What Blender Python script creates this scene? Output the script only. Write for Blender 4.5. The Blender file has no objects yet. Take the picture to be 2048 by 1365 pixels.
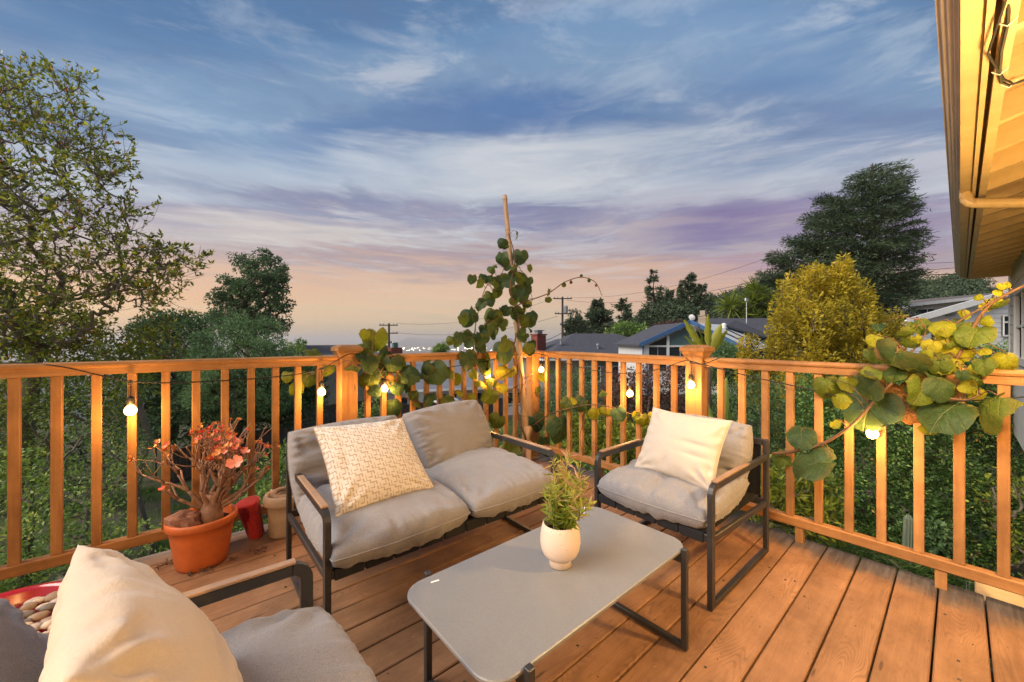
import bpy, math, random
import numpy as np
from mathutils import Vector, Matrix, noise
SC = bpy.context.scene
C = SC.collection
R = math.radians
random.seed(7)
rng = np.random.default_rng(7)

# ------------------------------------------------------------------ camera
F, HY, HC = 772.5, 679.0, 1.2              # focal length in photo pixels, horizon row, eye height
_n = math.hypot(.7574, .6530)
UX, UY = .7574/_n, .6530/_n                # world x axis seen from the camera: right, forward
cam = bpy.data.cameras.new('camera')
camo = bpy.data.objects.new('camera', cam)
C.objects.link(camo)
camo.location = (0, 0, HC)
camo.rotation_euler = (R(90), 0, -math.atan2(UY, UX))
cam.sensor_width = 36
cam.lens = F/2048*36
cam.shift_y = -(682.5-HY)/2048
cam.clip_start = .05
cam.clip_end = 90000
SC.camera = camo
SC.view_settings.view_transform = 'Standard'
SC.view_settings.look = 'None'
SC.view_settings.gamma = 1
SC.view_settings.exposure = 0.18
SC.render.engine = 'CYCLES'
SC.cycles.use_denoising = True
SC.cycles.max_bounces = 6
SC.cycles.diffuse_bounces = 3
SC.cycles.transparent_max_bounces = 8
SC.cycles.sample_clamp_indirect = 6
SC.cycles.caustics_reflective = False
SC.cycles.caustics_refractive = False

# ------------------------------------------------------------------ node helper
class NT:
    def __init__(s, tree):
        s.t = tree; s.n = tree.nodes; s.l = tree.links
    def new(s, typ, **kw):
        nd = s.n.new(typ)
        for k, v in kw.items():
            if k.startswith('_'): setattr(nd, k[1:], v)
        return nd
    def put(s, sock, v):
        if v is None: return
        if isinstance(v, bpy.types.NodeSocket): s.l.new(v, sock)
        else:
            if sock.type == 'RGBA' and not isinstance(v, (int, float)) and len(v) == 3: v = (*v, 1)
            sock.default_value = v
    def math(s, op, a, b=None, c=None, clamp=False):
        nd = s.n.new('ShaderNodeMath'); nd.operation = op; nd.use_clamp = clamp
        s.put(nd.inputs[0], a); s.put(nd.inputs[1], b); s.put(nd.inputs[2], c)
        return nd.outputs[0]
    def mix(s, f, a, b, mode='MIX', clamp=True):
        nd = s.n.new('ShaderNodeMix'); nd.data_type = 'RGBA'; nd.blend_type = mode; nd.clamp_factor = clamp
        s.put(nd.inputs[0], f); s.put(nd.inputs[6], a); s.put(nd.inputs[7], b)
        return nd.outputs[2]
    def ramp(s, f, stops, interp='LINEAR'):
        nd = s.n.new('ShaderNodeValToRGB'); cr = nd.color_ramp; cr.interpolation = interp
        while len(cr.elements) > 1: cr.elements.remove(cr.elements[-1])
        for i, (p, c) in enumerate(stops):
            e = cr.elements[0] if i == 0 else cr.elements.new(p)
            e.position = p; e.color = (*c, 1) if len(c) == 3 else c
        s.put(nd.inputs[0], f); return nd.outputs[0]
    def noise(s, vec, scale, detail=4, rough=.55, dist=0, dim='3D'):
        nd = s.n.new('ShaderNodeTexNoise'); nd.noise_dimensions = dim
        s.put(nd.inputs['Vector'], vec); s.put(nd.inputs['Scale'], scale); s.put(nd.inputs['Detail'], detail)
        s.put(nd.inputs['Roughness'], rough); s.put(nd.inputs['Distortion'], dist)
        return nd.outputs['Fac']
    def xyz(s, x, y, z):
        nd = s.n.new('ShaderNodeCombineXYZ'); s.put(nd.inputs[0], x); s.put(nd.inputs[1], y); s.put(nd.inputs[2], z)
        return nd.outputs[0]
    def sep(s, v):
        nd = s.n.new('ShaderNodeSeparateXYZ'); s.put(nd.inputs[0], v); return nd.outputs
    def mapr(s, v, a, b, c=0, d=1, smooth=False):
        nd = s.n.new('ShaderNodeMapRange'); nd.interpolation_type = 'SMOOTHSTEP' if smooth else 'LINEAR'
        s.put(nd.inputs[0], v); s.put(nd.inputs[1], a); s.put(nd.inputs[2], b); s.put(nd.inputs[3], c); s.put(nd.inputs[4], d)
        return nd.outputs[0]

def lin(r, g, b):
    f = lambda c: (c/255/12.92) if c/255 <= .04045 else ((c/255+.055)/1.055)**2.4
    return (f(r), f(g), f(b))

# ------------------------------------------------------------------ world: dusk sky with streaked cirrus
SUN_EL, SUN_AZ = R(2.0), R(-35)
world = bpy.data.worlds.new('World'); SC.world = world; world.use_nodes = True
w = NT(world.node_tree); w.n.clear()
tc = w.new('ShaderNodeTexCoord')
X, Y, Z = w.sep(tc.outputs['Generated'])[:3]
xr = w.math('SUBTRACT', w.math('MULTIPLY', X, UX), w.math('MULTIPLY', Y, UY))
yf = w.math('ADD', w.math('MULTIPLY', X, UY), w.math('MULTIPLY', Y, UX))
az = w.math('MULTIPLY', w.math('ARCTAN2', xr, yf), 180/math.pi)       # degrees to the right of the bay
el = w.math('MULTIPLY', w.math('ARCSINE', w.math('MINIMUM', w.math('MAXIMUM', Z, -1), 1)), 180/math.pi)
yfs = w.math('SQRT', w.math('ADD', w.math('MULTIPLY', yf, yf), .02))
# cloud streets cross the view: constant z/forward is a straight band overhead
ep = w.math('MULTIPLY', w.math('ARCTAN2', Z, yfs), 180/math.pi)
zz_ = w.math('ADD', w.math('MAXIMUM', Z, 0), .12)
pu = w.math('DIVIDE', xr, zz_); pv_ = w.math('DIVIDE', yf, zz_)
# streaks run down to the right on the left side and up to the right on the right side
tilt = w.math('MULTIPLY', w.math('SUBTRACT', w.math('SQRT', w.math('ADD', w.math('MULTIPLY', pu, pu), 1)), 1), .62)
pv2 = w.math('ADD', pv_, tilt)
w1 = w.math('SUBTRACT', w.noise(w.xyz(w.math('MULTIPLY', pu, .55), w.math('MULTIPLY', pv2, .8), 3.1), 1.0, 4, .55), .5)
w2 = w.math('SUBTRACT', w.noise(w.xyz(w.math('MULTIPLY', pu, .8), w.math('MULTIPLY', pv2, 2.2), 9.7), 1.2, 8, .62, .5), .5)
w3 = w.math('SUBTRACT', w.noise(w.xyz(w.math('MULTIPLY', pu, 1.5), w.math('MULTIPLY', pv2, 3.0), 1.7), 1.5, 9, .66, .6), .5)
w4 = w.math('SUBTRACT', w.noise(w.xyz(w.math('MULTIPLY', pu, 1.6), w.math('MULTIPLY', pv2, 2.0), 5.2), 1.5, 9, .64, .3), .5)
ew = w.math('ADD', w.math('ADD', ep, w.math('MULTIPLY', w1, 9)), w.math('MULTIPLY', w2, 18))
fb = w.math('MINIMUM', w.math('ABSOLUTE', w.math('DIVIDE', el, 14)), 1)
ew = w.math('ADD', w.math('MULTIPLY', w.math('SUBTRACT', 1, fb), ep), w.math('MULTIPLY', fb, ew))
S = lambda e: (e+2)/92.0
PE = lambda py: math.degrees(math.atan((679-py)/772.5))
base = w.ramp(w.math('DIVIDE', w.math('ADD', ew, 2), 92), [(S(-2), lin(178, 170, 160))]+[(S(PE(y)), lin(*c)) for y, c in [
    (672, (180, 170, 158)), (650, (192, 176, 158)), (620, (208, 180, 158)), (585, (212, 172, 150)), (550, (200, 164, 150)), (520, (172, 148, 154)), (490, (182, 170, 174)),
    (455, (160, 152, 172)), (425, (142, 140, 168)), (400, (166, 170, 187)), (345, (170, 180, 197)), (305, (140, 156, 184)), (260, (96, 124, 164)), (200, (122, 148, 180)), (130, (114, 144, 180)), (60, (94, 130, 172)), (0, (80, 116, 160))]]
    +[(S(62), lin(58, 102, 152)), (S(89), lin(52, 96, 148))])
veil = w.mapr(w3, -.02, .18, 0, .7, True)
col = w.mix(w.math('MULTIPLY', veil, w.mapr(el, 4, 13)), base, lin(202, 204, 212))
veil2 = w.mapr(w4, .0, .2, 0, .62, True)
col = w.mix(w.math('MULTIPLY', veil2, w.mapr(el, 12, 24)), col, lin(176, 188, 204))
dark = w.mapr(w4, .0, -.2, 0, .6, True)
col = w.mix(w.math('MULTIPLY', dark, w.mapr(el, 8, 18)), col, lin(94, 110, 150))
def blob(px, py, sa, se, amt, rot=0.0):
    ca, ce = math.degrees(math.atan((px-1024)/772.5)), PE(py)
    dx = w.math('ADD', w.math('SUBTRACT', az, ca), w.math('MULTIPLY', w1, 22))
    dy = w.math('ADD', w.math('SUBTRACT', ep, ce), w.math('MULTIPLY', w2, 11))
    if rot: dy = w.math('SUBTRACT', dy, w.math('MULTIPLY', dx, rot))
    dx = w.math('DIVIDE', dx, sa); dy = w.math('DIVIDE', dy, se)
    d = w.math('ADD', w.math('MULTIPLY', dx, dx), w.math('MULTIPLY', dy, dy))
    return w.math('MULTIPLY', w.math('POWER', 2.718, w.math('MULTIPLY', d, -1)), amt)
nz = w.mapr(w3, -.24, .2, .45, 1.15)
for px, py, sa, se, amt, rot, cc in [
        (150, 80, 22, 6, .8, 0, (58, 108, 160)), (1180, 60, 20, 5, .6, 0, (122, 156, 194)), (1500, 60, 12, 6, .5, 0, (136, 164, 200)),
        (480, 250, 12, 4, .6, -.25, (140, 170, 202)), (430, 350, 9, 3, .6, -.2, (156, 176, 200)), (700, 270, 9, 1.8, .8, .12, (80, 118, 170)), (1020, 240, 17, 2.6, .95, 0, (76, 114, 168)),
        (1560, 185, 9, 2.8, .8, .15, (84, 120, 172)), (1720, 250, 8, 2.5, .6, .2, (112, 132, 176)), (1330, 290, 10, 2.0, .7, .2, (176, 184, 198)), (1080, 352, 15, 2.8, 1.0, 0, (206, 207, 212)), (780, 330, 9, 2.0, .8, -.1, (186, 194, 208)), (1330, 400, 9, 1.6, .8, .1, (190, 186, 196)),
        (1450, 340, 10, 2.2, .6, .25, (168, 174, 192)), (1800, 340, 6, 3.0, .7, .1, (192, 188, 198)), (650, 410, 11, 1.2, .85, -.02, (118, 120, 158)), (1110, 428, 7, 1.1, .8, .04, (106, 104, 150)),
        (560, 460, 12, 1.9, .7, 0, (198, 186, 184)), (1440, 455, 10, 3.2, 1., .05, (118, 102, 152)), (1640, 450, 8, 2.6, .75, 0, (136, 112, 156)), (1860, 480, 6, 3.5, .85, 0, (132, 106, 148)), (1230, 480, 8, 1.4, .6, 0, (184, 166, 172)),
        (820, 512, 13, 1.2, .75, 0, (158, 136, 150)), (420, 590, 14, 3.2, .8, 0, (214, 164, 138)), (900, 590, 12, 2.4, .7, 0, (222, 186, 158)), (600, 480, 9, 1.2, .7, 0, (206, 196, 190)), (1320, 590, 9, 2.4, .7, 0, (210, 160, 146)), (1520, 540, 8, 2.2, .7, .05, (170, 132, 158))]:
    col = w.mix(w.math('MULTIPLY', blob(px, py, sa, se, amt, rot), nz, clamp=True), col, lin(*cc))
col = w.mix(w.mapr(el, 2.6, .2, 0, .8, True), col, lin(182, 172, 158))
col = w.mix(w.mapr(el, 0, -3), col, (.05, .055, .05))
bgs = w.new('ShaderNodeBackground'); w.put(bgs.inputs[0], col); bgs.inputs[1].default_value = .87
sk = w.new('ShaderNodeTexSky'); sk.sky_type = 'NISHITA'; sk.sun_disc = False
sk.sun_elevation = SUN_EL; sk.sun_rotation = SUN_AZ; sk.altitude = 200
bgn = w.new('ShaderNodeBackground'); w.put(bgn.inputs[0], sk.outputs[0]); bgn.inputs[1].default_value = .05
ads = w.new('ShaderNodeAddShader'); w.l.new(bgs.outputs[0], ads.inputs[0]); w.l.new(bgn.outputs[0], ads.inputs[1])
wo = w.new('ShaderNodeOutputWorld'); w.l.new(ads.outputs[0], wo.inputs[0])
world.cycles.sampling_method = 'MANUAL'; world.cycles.sample_map_resolution = 512

sun = bpy.data.lights.new('sun', 'SUN'); sun.energy = 4.1; sun.angle = R(45); sun.color = (1, .90, .80)
suno = bpy.data.objects.new('sun', sun); C.objects.link(suno)
suno.rotation_euler = (R(48), 0, R(-106)); suno.location = (0, 0, 30)

# ------------------------------------------------------------------ object helpers
MW = {}                                    # world matrix of every object we make
def tag(o, label=None, cat=None, group=None, kind=None):
    if label: o['label'] = label
    if cat: o['category'] = cat
    if group: o['group'] = group
    if kind: o['kind'] = kind
    return o
def place(o, M, parent=None):
    MW[o.name] = M
    if parent is not None:
        o.parent = parent; o.matrix_basis = MW[parent.name].inverted() @ M
    else: o.matrix_basis = M
    return o
def empty(name, loc=(0, 0, 0), rz=0, parent=None):
    o = bpy.data.objects.new(name, None); o.empty_display_size = .1; C.objects.link(o)
    return place(o, Matrix.Translation(loc) @ Matrix.Rotation(rz, 4, 'Z'), parent)
def inst(src, M, parent=None, name=None):
    o = src.copy(); C.objects.link(o)
    return place(o, M, parent)
def mesh_np(name, V, Fc, mat, parent=None, smooth=False, tone=None, kind=None):
    """V (n,3) world coords, Fc list/array of faces; origin goes to the base centre of its box"""
    V = np.asarray(V, dtype=np.float64)
    lo, hi = V.min(0), V.max(0)
    org = np.array([(lo[0]+hi[0])/2, (lo[1]+hi[1])/2, lo[2]])
    me = bpy.data.meshes.new(name)
    if isinstance(Fc, np.ndarray):
        nf, k = Fc.shape
        me.vertices.add(len(V)); me.vertices.foreach_set('co', (V-org).astype(np.float32).ravel())
        me.loops.add(nf*k); me.loops.foreach_set('vertex_index', Fc.astype(np.int32).ravel())
        me.polygons.add(nf); me.polygons.foreach_set('loop_start', np.arange(0, nf*k, k, dtype=np.int32))
        me.update(calc_edges=True)
    else:
        me.from_pydata((V-org).tolist(), [], Fc); me.update()
    if tone is not None:
        a = me.attributes.new('tone', 'FLOAT', 'FACE'); a.data.foreach_set('value', np.asarray(tone, dtype=np.float32))
    if smooth: me.shade_smooth()
    if mat is not None: me.materials.append(mat)
    o = bpy.data.objects.new(name, me); C.objects.link(o)
    if kind: o['kind'] = kind
    return place(o, Matrix.Translation(org), parent)

class MB:
    """collects simple solids in world coordinates; build() links them as one mesh object"""
    def __init__(s): s.v = []; s.f = []
    def add(s, vs, fs):
        b = len(s.v); s.v.extend([tuple(v) for v in vs]); s.f.extend([tuple(b+i for i in f) for f in fs]); return s
    def box(s, x0, x1, y0, y1, z0, z1, M=None, bev=0):
        if bev:
            e = bev
            prof = [(x0+e, y0), (x1-e, y0), (x1, y0+e), (x1, y1-e), (x1-e, y1), (x0+e, y1), (x0, y1-e), (x0, y0+e)]
            prin = [(x0+e, y0+e), (x1-e, y0+e), (x1-e, y0+e), (x1-e, y1-e), (x1-e, y1-e), (x0+e, y1-e), (x0+e, y1-e), (x0+e, y0+e)]
            vs = [(a, b, z0+e) for a, b in prof]+[(a, b, z1-e) for a, b in prof]
            inn = [(x0+e, y0+e), (x1-e, y0+e), (x1-e, y1-e), (x0+e, y1-e)]
            vs += [(a, b, z0) for a, b in inn]+[(a, b, z1) for a, b in inn]
            fs = [(i, (i+1) % 8, 8+(i+1) % 8, 8+i) for i in range(8)]
            own = [0, 1, 1, 2, 2, 3, 3, 0]
            for i in range(8):
                j = (i+1) % 8
                lo = (16+own[i], 16+own[j]); hi = (20+own[i], 20+own[j])
                fs.append((j, i, lo[0], lo[1]) if lo[0] != lo[1] else (j, i, lo[0]))
                fs.append((8+i, 8+j, hi[1], hi[0]) if hi[0] != hi[1] else (8+i, 8+j, hi[0]))
            fs += [(19, 18, 17, 16), (20, 21, 22, 23)]
        else:
            vs = [(x0, y0, z0), (x1, y0, z0), (x1, y1, z0), (x0, y1, z0), (x0, y0, z1), (x1, y0, z1), (x1, y1, z1), (x0, y1, z1)]
            fs = [(0, 3, 2, 1), (4, 5, 6, 7), (0, 1, 5, 4), (1, 2, 6, 5), (2, 3, 7, 6), (3, 0, 4, 7)]
        if M is not None: vs = [M @ Vector(v) for v in vs]
        return s.add(vs, fs)
    def bar(s, p, q, w_, h_, up=(0, 0, 1), bev=0):
        p, q = Vector(p), Vector(q); d = q-p; L = d.length; d.normalize()
        up = Vector(up); sd = d.cross(up)
        if sd.length < 1e-4: sd = d.cross(Vector((1, 0, 0)))
        sd.normalize(); u2 = sd.cross(d)
        M = Matrix.Translation(p) @ Matrix((sd, d, u2)).transposed().to_4x4()
        return s.box(-w_/2, w_/2, 0, L, -h_/2, h_/2, M, bev)
    def frust(s, cx, cy, z0, w0, z1, w1):
        a, b = w0/2, w1/2
        vs = [(cx-a, cy-a, z0), (cx+a, cy-a, z0), (cx+a, cy+a, z0), (cx-a, cy+a, z0), (cx-b, cy-b, z1), (cx+b, cy-b, z1), (cx+b, cy+b, z1), (cx-b, cy+b, z1)]
        return s.add(vs, [(0, 3, 2, 1), (4, 5, 6, 7), (0, 1, 5, 4), (1, 2, 6, 5), (2, 3, 7, 6), (3, 0, 4, 7)])
    def tube(s, pts, r, n=6, cap=True):
        pts = [Vector(p) for p in pts]; m = len(pts)
        rs = [r]*m if isinstance(r, (int, float)) else list(r)
        prev = None; rings = []
        for i, p in enumerate(pts):
            d = (pts[min(i+1, m-1)]-pts[max(i-1, 0)])
            if d.length < 1e-9: d = Vector((0, 0, 1))
            d.normalize()
            if prev is None:
                a = d.cross(Vector((0, 0, 1)))
                if a.length < .05: a = d.cross(Vector((1, 0, 0)))
            else: a = prev-d*prev.dot(d)
            if a.length < 1e-6: a = d.orthogonal()
            a.normalize(); prev = a; b = d.cross(a)
            rings.append([p+(a*math.cos(2*math.pi*k/n)+b*math.sin(2*math.pi*k/n))*rs[i] for k in range(n)])
        vs = [v for rg in rings for v in rg]
        fs = [(i*n+k, i*n+(k+1) % n, (i+1)*n+(k+1) % n, (i+1)*n+k) for i in range(m-1) for k in range(n)]
        if cap: fs += [tuple(range(n-1, -1, -1)), tuple((m-1)*n+k for k in range(n))]
        return s.add(vs, fs)
    def lathe(s, c, prof, n=28, sy=1.0, M=None):
        vs = [(c[0]+r*math.cos(2*math.pi*k/n), c[1]+r*sy*math.sin(2*math.pi*k/n), c[2]+z) for r, z in prof for k in range(n)]
        if M is not None: vs = [M @ Vector(v) for v in vs]
        m = len(prof)
        fs = [(i*n+k, i*n+(k+1) % n, (i+1)*n+(k+1) % n, (i+1)*n+k) for i in range(m-1) for k in range(n)]
        fs += [tuple(range(n-1, -1, -1)), tuple((m-1)*n+k for k in range(n))]
        return s.add(vs, fs)
    def prism(s, poly, axis_vec):
        n = len(poly); a = Vector(axis_vec)
        vs = [Vector(p) for p in poly]+[Vector(p)+a for p in poly]
        return s.add(vs, [tuple(range(n-1, -1, -1)), tuple(range(n, 2*n))]+[(i, (i+1) % n, n+(i+1) % n, n+i) for i in range(n)])
    def build(s, name, mat, parent=None, smooth=False, kind=None):
        return mesh_np(name, s.v, s.f, mat, parent, smooth, kind=kind)

# photo measurements -> places in the world (a point's height or its distance has to be known)
def WC(Xc, Yc, z=0): return Vector((UX*Xc+UY*Yc, -UY*Xc+UX*Yc, z))
def atz(px, py, z):
    Yc = (HC-z)*F/(py-HY); return WC((px-1024)/F*Yc, Yc, z)
def atd(px, py, Yc): return WC((px-1024)/F*Yc, Yc, HC-(py-HY)*Yc/F)
def aty(px, py, y0):
    r = (px-1024)/F; return atd(px, py, y0/(-UY*r+UX))
def atx(px, py, x0):
    r = (px-1024)/F; return atd(px, py, x0/(UX*r+UY))

# ------------------------------------------------------------------ materials
def mat(name, col, rough=.6, spec=.35, metal=0, var=.0, vscale=6, bump=0, bscale=60, col2=None, stretch=None, bdist=.002, coat=0, sheen=0):
    m = bpy.data.materials.new(name); m.use_nodes = True; t = NT(m.node_tree); bs = t.n['Principled BSDF']
    tcn = t.new('ShaderNodeTexCoord').outputs['Object']
    if stretch:
        mp = t.new('ShaderNodeMapping'); mp.inputs['Scale'].default_value = stretch; t.l.new(tcn, mp.inputs[0]); tcn = mp.outputs[0]
    c = col
    if var or col2:
        f = t.noise(tcn, vscale, 6, .62)
        c2 = col2 or tuple(min(1, x*(1+var*1.4)) for x in col)
        c1 = col if col2 else tuple(x*(1-var) for x in col)
        c = t.mix(t.mapr(f, .3, .7), c1, c2)
    t.put(bs.inputs['Base Color'], c); t.put(bs.inputs['Roughness'], rough); t.put(bs.inputs['Metallic'], metal)
    bs.inputs['Specular IOR Level'].default_value = spec
    if coat: bs.inputs['Coat Weight'].default_value = coat
    if sheen: bs.inputs['Sheen Weight'].default_value = sheen
    if bump:
        b = t.new('ShaderNodeBump'); b.inputs['Strength'].default_value = bump; b.inputs['Distance'].default_value = bdist
        t.l.new(t.noise(tcn, bscale, 3, .6), b.inputs['Height']); t.l.new(b.outputs[0], bs.inputs['Normal'])
    return m
def fabric(name, col, fleck=.24, scale=300, sheen=.2):
    m = bpy.data.materials.new(name); m.use_nodes = True; t = NT(m.node_tree); bs = t.n['Principled BSDF']
    o = t.new('ShaderNodeTexCoord').outputs['Object']
    f1 = t.noise(o, scale, 2, .7); f2 = t.noise(o, 9, 4, .6)
    c = t.mix(t.mapr(f1, .3, .7), tuple(x*(1-fleck) for x in col), tuple(min(1, x*(1+fleck)) for x in col))
    c = t.mix(t.mapr(f2, .3, .75, 0, .35), c, tuple(x*.85 for x in col))
    t.put(bs.inputs['Base Color'], c); bs.inputs['Roughness'].default_value = .92; bs.inputs['Specular IOR Level'].default_value = .15
    bs.inputs['Sheen Weight'].default_value = sheen
    b = t.new('ShaderNodeBump'); b.inputs['Strength'].default_value = .5; b.inputs['Distance'].default_value = .0006
    b2 = t.new('ShaderNodeBump'); b2.inputs['Strength'].default_value = .4; b2.inputs['Distance'].default_value = .006
    t.l.new(f1, b.inputs['Height']); t.l.new(t.noise(o, 26, 4, .6, .8), b2.inputs['Height']); t.l.new(b2.outputs[0], b.inputs['Normal'])
    t.l.new(b.outputs[0], bs.inputs['Normal']); return m
def wood(name, c1, c2, grain=(3, 40, 40), rough=.6, weather=None, figure=.0, bump=.35):
    """grain runs along the axis with the smallest scale; each piece gets its own offset"""
    m = bpy.data.materials.new(name); m.use_nodes = True; t = NT(m.node_tree); bs = t.n['Principled BSDF']
    tcn = t.new('ShaderNodeTexCoord').outputs['Object']
    oi = t.new('ShaderNodeObjectInfo'); rnd = oi.outputs['Random']
    off = t.xyz(t.math('MULTIPLY', rnd, 37), t.math('MULTIPLY', rnd, 91), t.math('MULTIPLY', rnd, 13))
    va = t.new('ShaderNodeVectorMath'); va.operation = 'ADD'; t.l.new(tcn, va.inputs[0]); t.l.new(off, va.inputs[1])
    mp = t.new('ShaderNodeMapping'); mp.inputs['Scale'].default_value = grain; t.l.new(va.outputs[0], mp.inputs[0])
    g = t.noise(mp.outputs[0], 1, 6, .65, .4)
    c = t.mix(t.mapr(g, .25, .75), c1, c2)
    c = t.mix(t.mapr(t.noise(va.outputs[0], 2.6, 6, .68), .38, .66, 0, .7), c, tuple(x*.55 for x in c1))
    hsv = t.new('ShaderNodeHueSaturation'); t.put(hsv.inputs['Color'], c); t.put(hsv.inputs['Value'], t.mapr(rnd, 0, 1, .82, 1.18)); c = hsv.outputs[0]
    if figure:
        # cathedral figure: distance in a plane stretched along the board, cut by rings
        mp2 = t.new('ShaderNodeMapping'); mp2.inputs['Scale'].default_value = (1.1, 9, 4); t.l.new(va.outputs[0], mp2.inputs[0])
        q = t.noise(mp2.outputs[0], .9, 2, .45, .35)
        ring = t.math('FRACT', t.math('MULTIPLY', q, 58))
        ln = t.mapr(t.math('ABSOLUTE', t.math('SUBTRACT', ring, .5)), .5, .2, 1, 0, True)
        amt = t.math('MULTIPLY', ln, t.mapr(t.noise(va.outputs[0], 3.5, 3, .6), .4, .65, .1, figure))
        c = t.mix(amt, c, tuple(x*.3 for x in c1))
    if weather:
        lo, hi, wc = weather
        gx = t.sep(t.new('ShaderNodeNewGeometry').outputs['Position'])
        nn = t.noise(t.new('ShaderNodeNewGeometry').outputs['Position'], 7, 6, .7)
        f = t.mapr(t.math('ADD', gx[0], t.math('MULTIPLY', t.math('SUBTRACT', nn, .5), .34)), lo, hi, 0, .92, True)
        c = t.mix(f, c, t.mix(t.mapr(g, .4, .62), tuple(x*.45 for x in wc), wc))
    vo = t.new('ShaderNodeTexVoronoi'); vm = t.new('ShaderNodeMapping'); vm.inputs['Scale'].default_value = tuple(1.1 if g_ < 5 else 7 for g_ in grain); t.l.new(va.outputs[0], vm.inputs[0]); t.l.new(vm.outputs[0], vo.inputs['Vector']); vo.inputs['Scale'].default_value = 1.6
    c = t.mix(t.mapr(vo.outputs['Distance'], .075, .035, 0, .7, True), c, tuple(x*.22 for x in c1))
    # scuffs and specks
    sp = t.noise(va.outputs[0], 46, 3, .75)
    c = t.mix(t.mapr(sp, .70, .76, 0, .6), c, (.5, .4, .3)); c = t.mix(t.mapr(sp, .29, .24, 0, .7), c, (.02, .012, .008))
    t.put(bs.inputs['Base Color'], c); t.put(bs.inputs['Roughness'], t.mapr(g, .3, .7, rough+.1, rough-.08)); bs.inputs['Specular IOR Level'].default_value = .3
    b = t.new('ShaderNodeBump'); b.inputs['Strength'].default_value = bump; b.inputs['Distance'].default_value = .0015
    t.l.new(g, b.inputs['Height']); t.l.new(b.outputs[0], bs.inputs['Normal']); return m
def leafmat(name, stops, rough=.5, trans=.3, spec=.35, vein=False):
    m = bpy.data.materials.new(name); m.use_nodes = True; t = NT(m.node_tree); bs = t.n['Principled BSDF']
    a = t.new('ShaderNodeAttribute'); a.attribute_name = 'tone'; f = a.outputs['Fac']
    c = t.ramp(f, stops)
    t.put(bs.inputs['Base Color'], c); bs.inputs['Roughness'].default_value = rough; bs.inputs['Specular IOR Level'].default_value = spec
    tr = t.new('ShaderNodeBsdfTranslucent'); hs = t.new('ShaderNodeHueSaturation'); hs.inputs['Value'].default_value = 1.5; t.put(hs.inputs['Color'], c); t.l.new(hs.outputs[0], tr.inputs[0])
    mx = t.new('ShaderNodeMixShader'); mx.inputs[0].default_value = trans
    t.l.new(bs.outputs[0], mx.inputs[1]); t.l.new(tr.outputs[0], mx.inputs[2]); t.l.new(mx.outputs[0], t.n['Material Output'].inputs[0])
    return m
def emis(name, col, st):
    m = bpy.data.materials.new(name); m.use_nodes = True; t = NT(m.node_tree); bs = t.n['Principled BSDF']
    bs.inputs['Emission Color'].default_value = (*col, 1); bs.inputs['Emission Strength'].default_value = st; bs.inputs['Base Color'].default_value = (*col, 1)
    return m
M = {}
M['deck'] = wood('deck board', (.265, .135, .065), (.39, .21, .108), (2.2, 34, 34), .55, (2.57, 2.75, (.115, .10, .09)), figure=.42)
M['deckside'] = wood('weathered board', (.20, .13, .09), (.36, .27, .2), (2.2, 34, 34), .75)
M['rail'] = wood('stained rail', (.28, .125, .042), (.48, .245, .088), (2.5, 50, 50), .6)
M['baluster'] = wood('stained baluster', (.28, .125, .042), (.48, .245, .088), (50, 50, 2.5), .6)
M['paleboard'] = wood('painted lamplit timber', (.70, .52, .30), (.78, .6, .36), (2, 30, 30), .6)  # lamp light from below is put into this pale yellow
M['fence'] = wood('old fence board', (.10, .075, .055), (.19, .15, .12), (30, 30, 2), .8)
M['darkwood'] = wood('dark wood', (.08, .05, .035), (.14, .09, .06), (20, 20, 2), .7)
M['metal'] = mat('charcoal metal', (.028, .027, .027), .38, .5, var=.2, vscale=20)
M['armwood'] = wood('tan armrest', (.34, .21, .13), (.44, .28, .18), (6, 60, 60), .5)
M['strap'] = mat('black webbing', (.018, .018, .02), .8, .2, bump=.5, bscale=400)
M['grey'] = fabric('grey cushion cloth', (.245, .235, .24))
M['cream'] = fabric('cream pillow cloth', (.52, .45, .38), .05, 300)
M['table'] = mat('sandy grey tabletop', (.205, .21, .218), .42, .45, var=.09, vscale=200, bump=.4, bscale=500, bdist=.0005)
_t = NT(M['table'].node_tree); _b = _t.n['Principled BSDF']; _o = _t.new('ShaderNodeTexCoord').outputs['Object']
_n = _t.noise(_o, 5, 5, .6, .6); _t.put(_b.inputs['Roughness'], _t.mapr(_n, .3, .7, .30, .52)); _l = _b.inputs['Base Color'].links[0].from_socket
_t.put(_b.inputs['Base Color'], _t.mix(_t.mapr(_n, .4, .75, 0, .35), _l, (.17, .172, .18)))
M['white'] = mat('white paint', (.72, .72, .70), .5, var=.06, vscale=3)
M['label'] = mat('white sticker', (.85, .85, .85), .4)
M['black'] = mat('black plastic', (.012, .012, .012), .5)
M['terra'] = mat('orange plastic pot', (.52, .125, .03), .48, .4, var=.13, vscale=10, bump=.1, bscale=30)
M['soil'] = mat('soil', (.03, .02, .014), .95, .1, var=.4, vscale=40, bump=1, bscale=60, bdist=.01)
M['rock'] = mat('red brown rock', (.20, .085, .05), .85, .2, col2=(.34, .19, .13), vscale=14, bump=1, bscale=30, bdist=.006)
M['bark'] = mat('grey brown bark', (.095, .075, .055), .9, .15, var=.35, vscale=12, bump=.8, bscale=40, bdist=.004)
M['branch'] = mat('pale branch bark', (.17, .145, .115), .9, .15, var=.3, vscale=9)
M['stem'] = mat('fleshy stem', (.36, .22, .15), .6, .3, col2=(.20, .115, .08), vscale=30, bump=.3, bscale=80)
M['vine'] = mat('vine stem', (.11, .06, .03), .7, .3, var=.3, vscale=14)
M['vinegreen'] = mat('green vine stem', (.28, .26, .05), .6, .3, var=.2, vscale=14)
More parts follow.
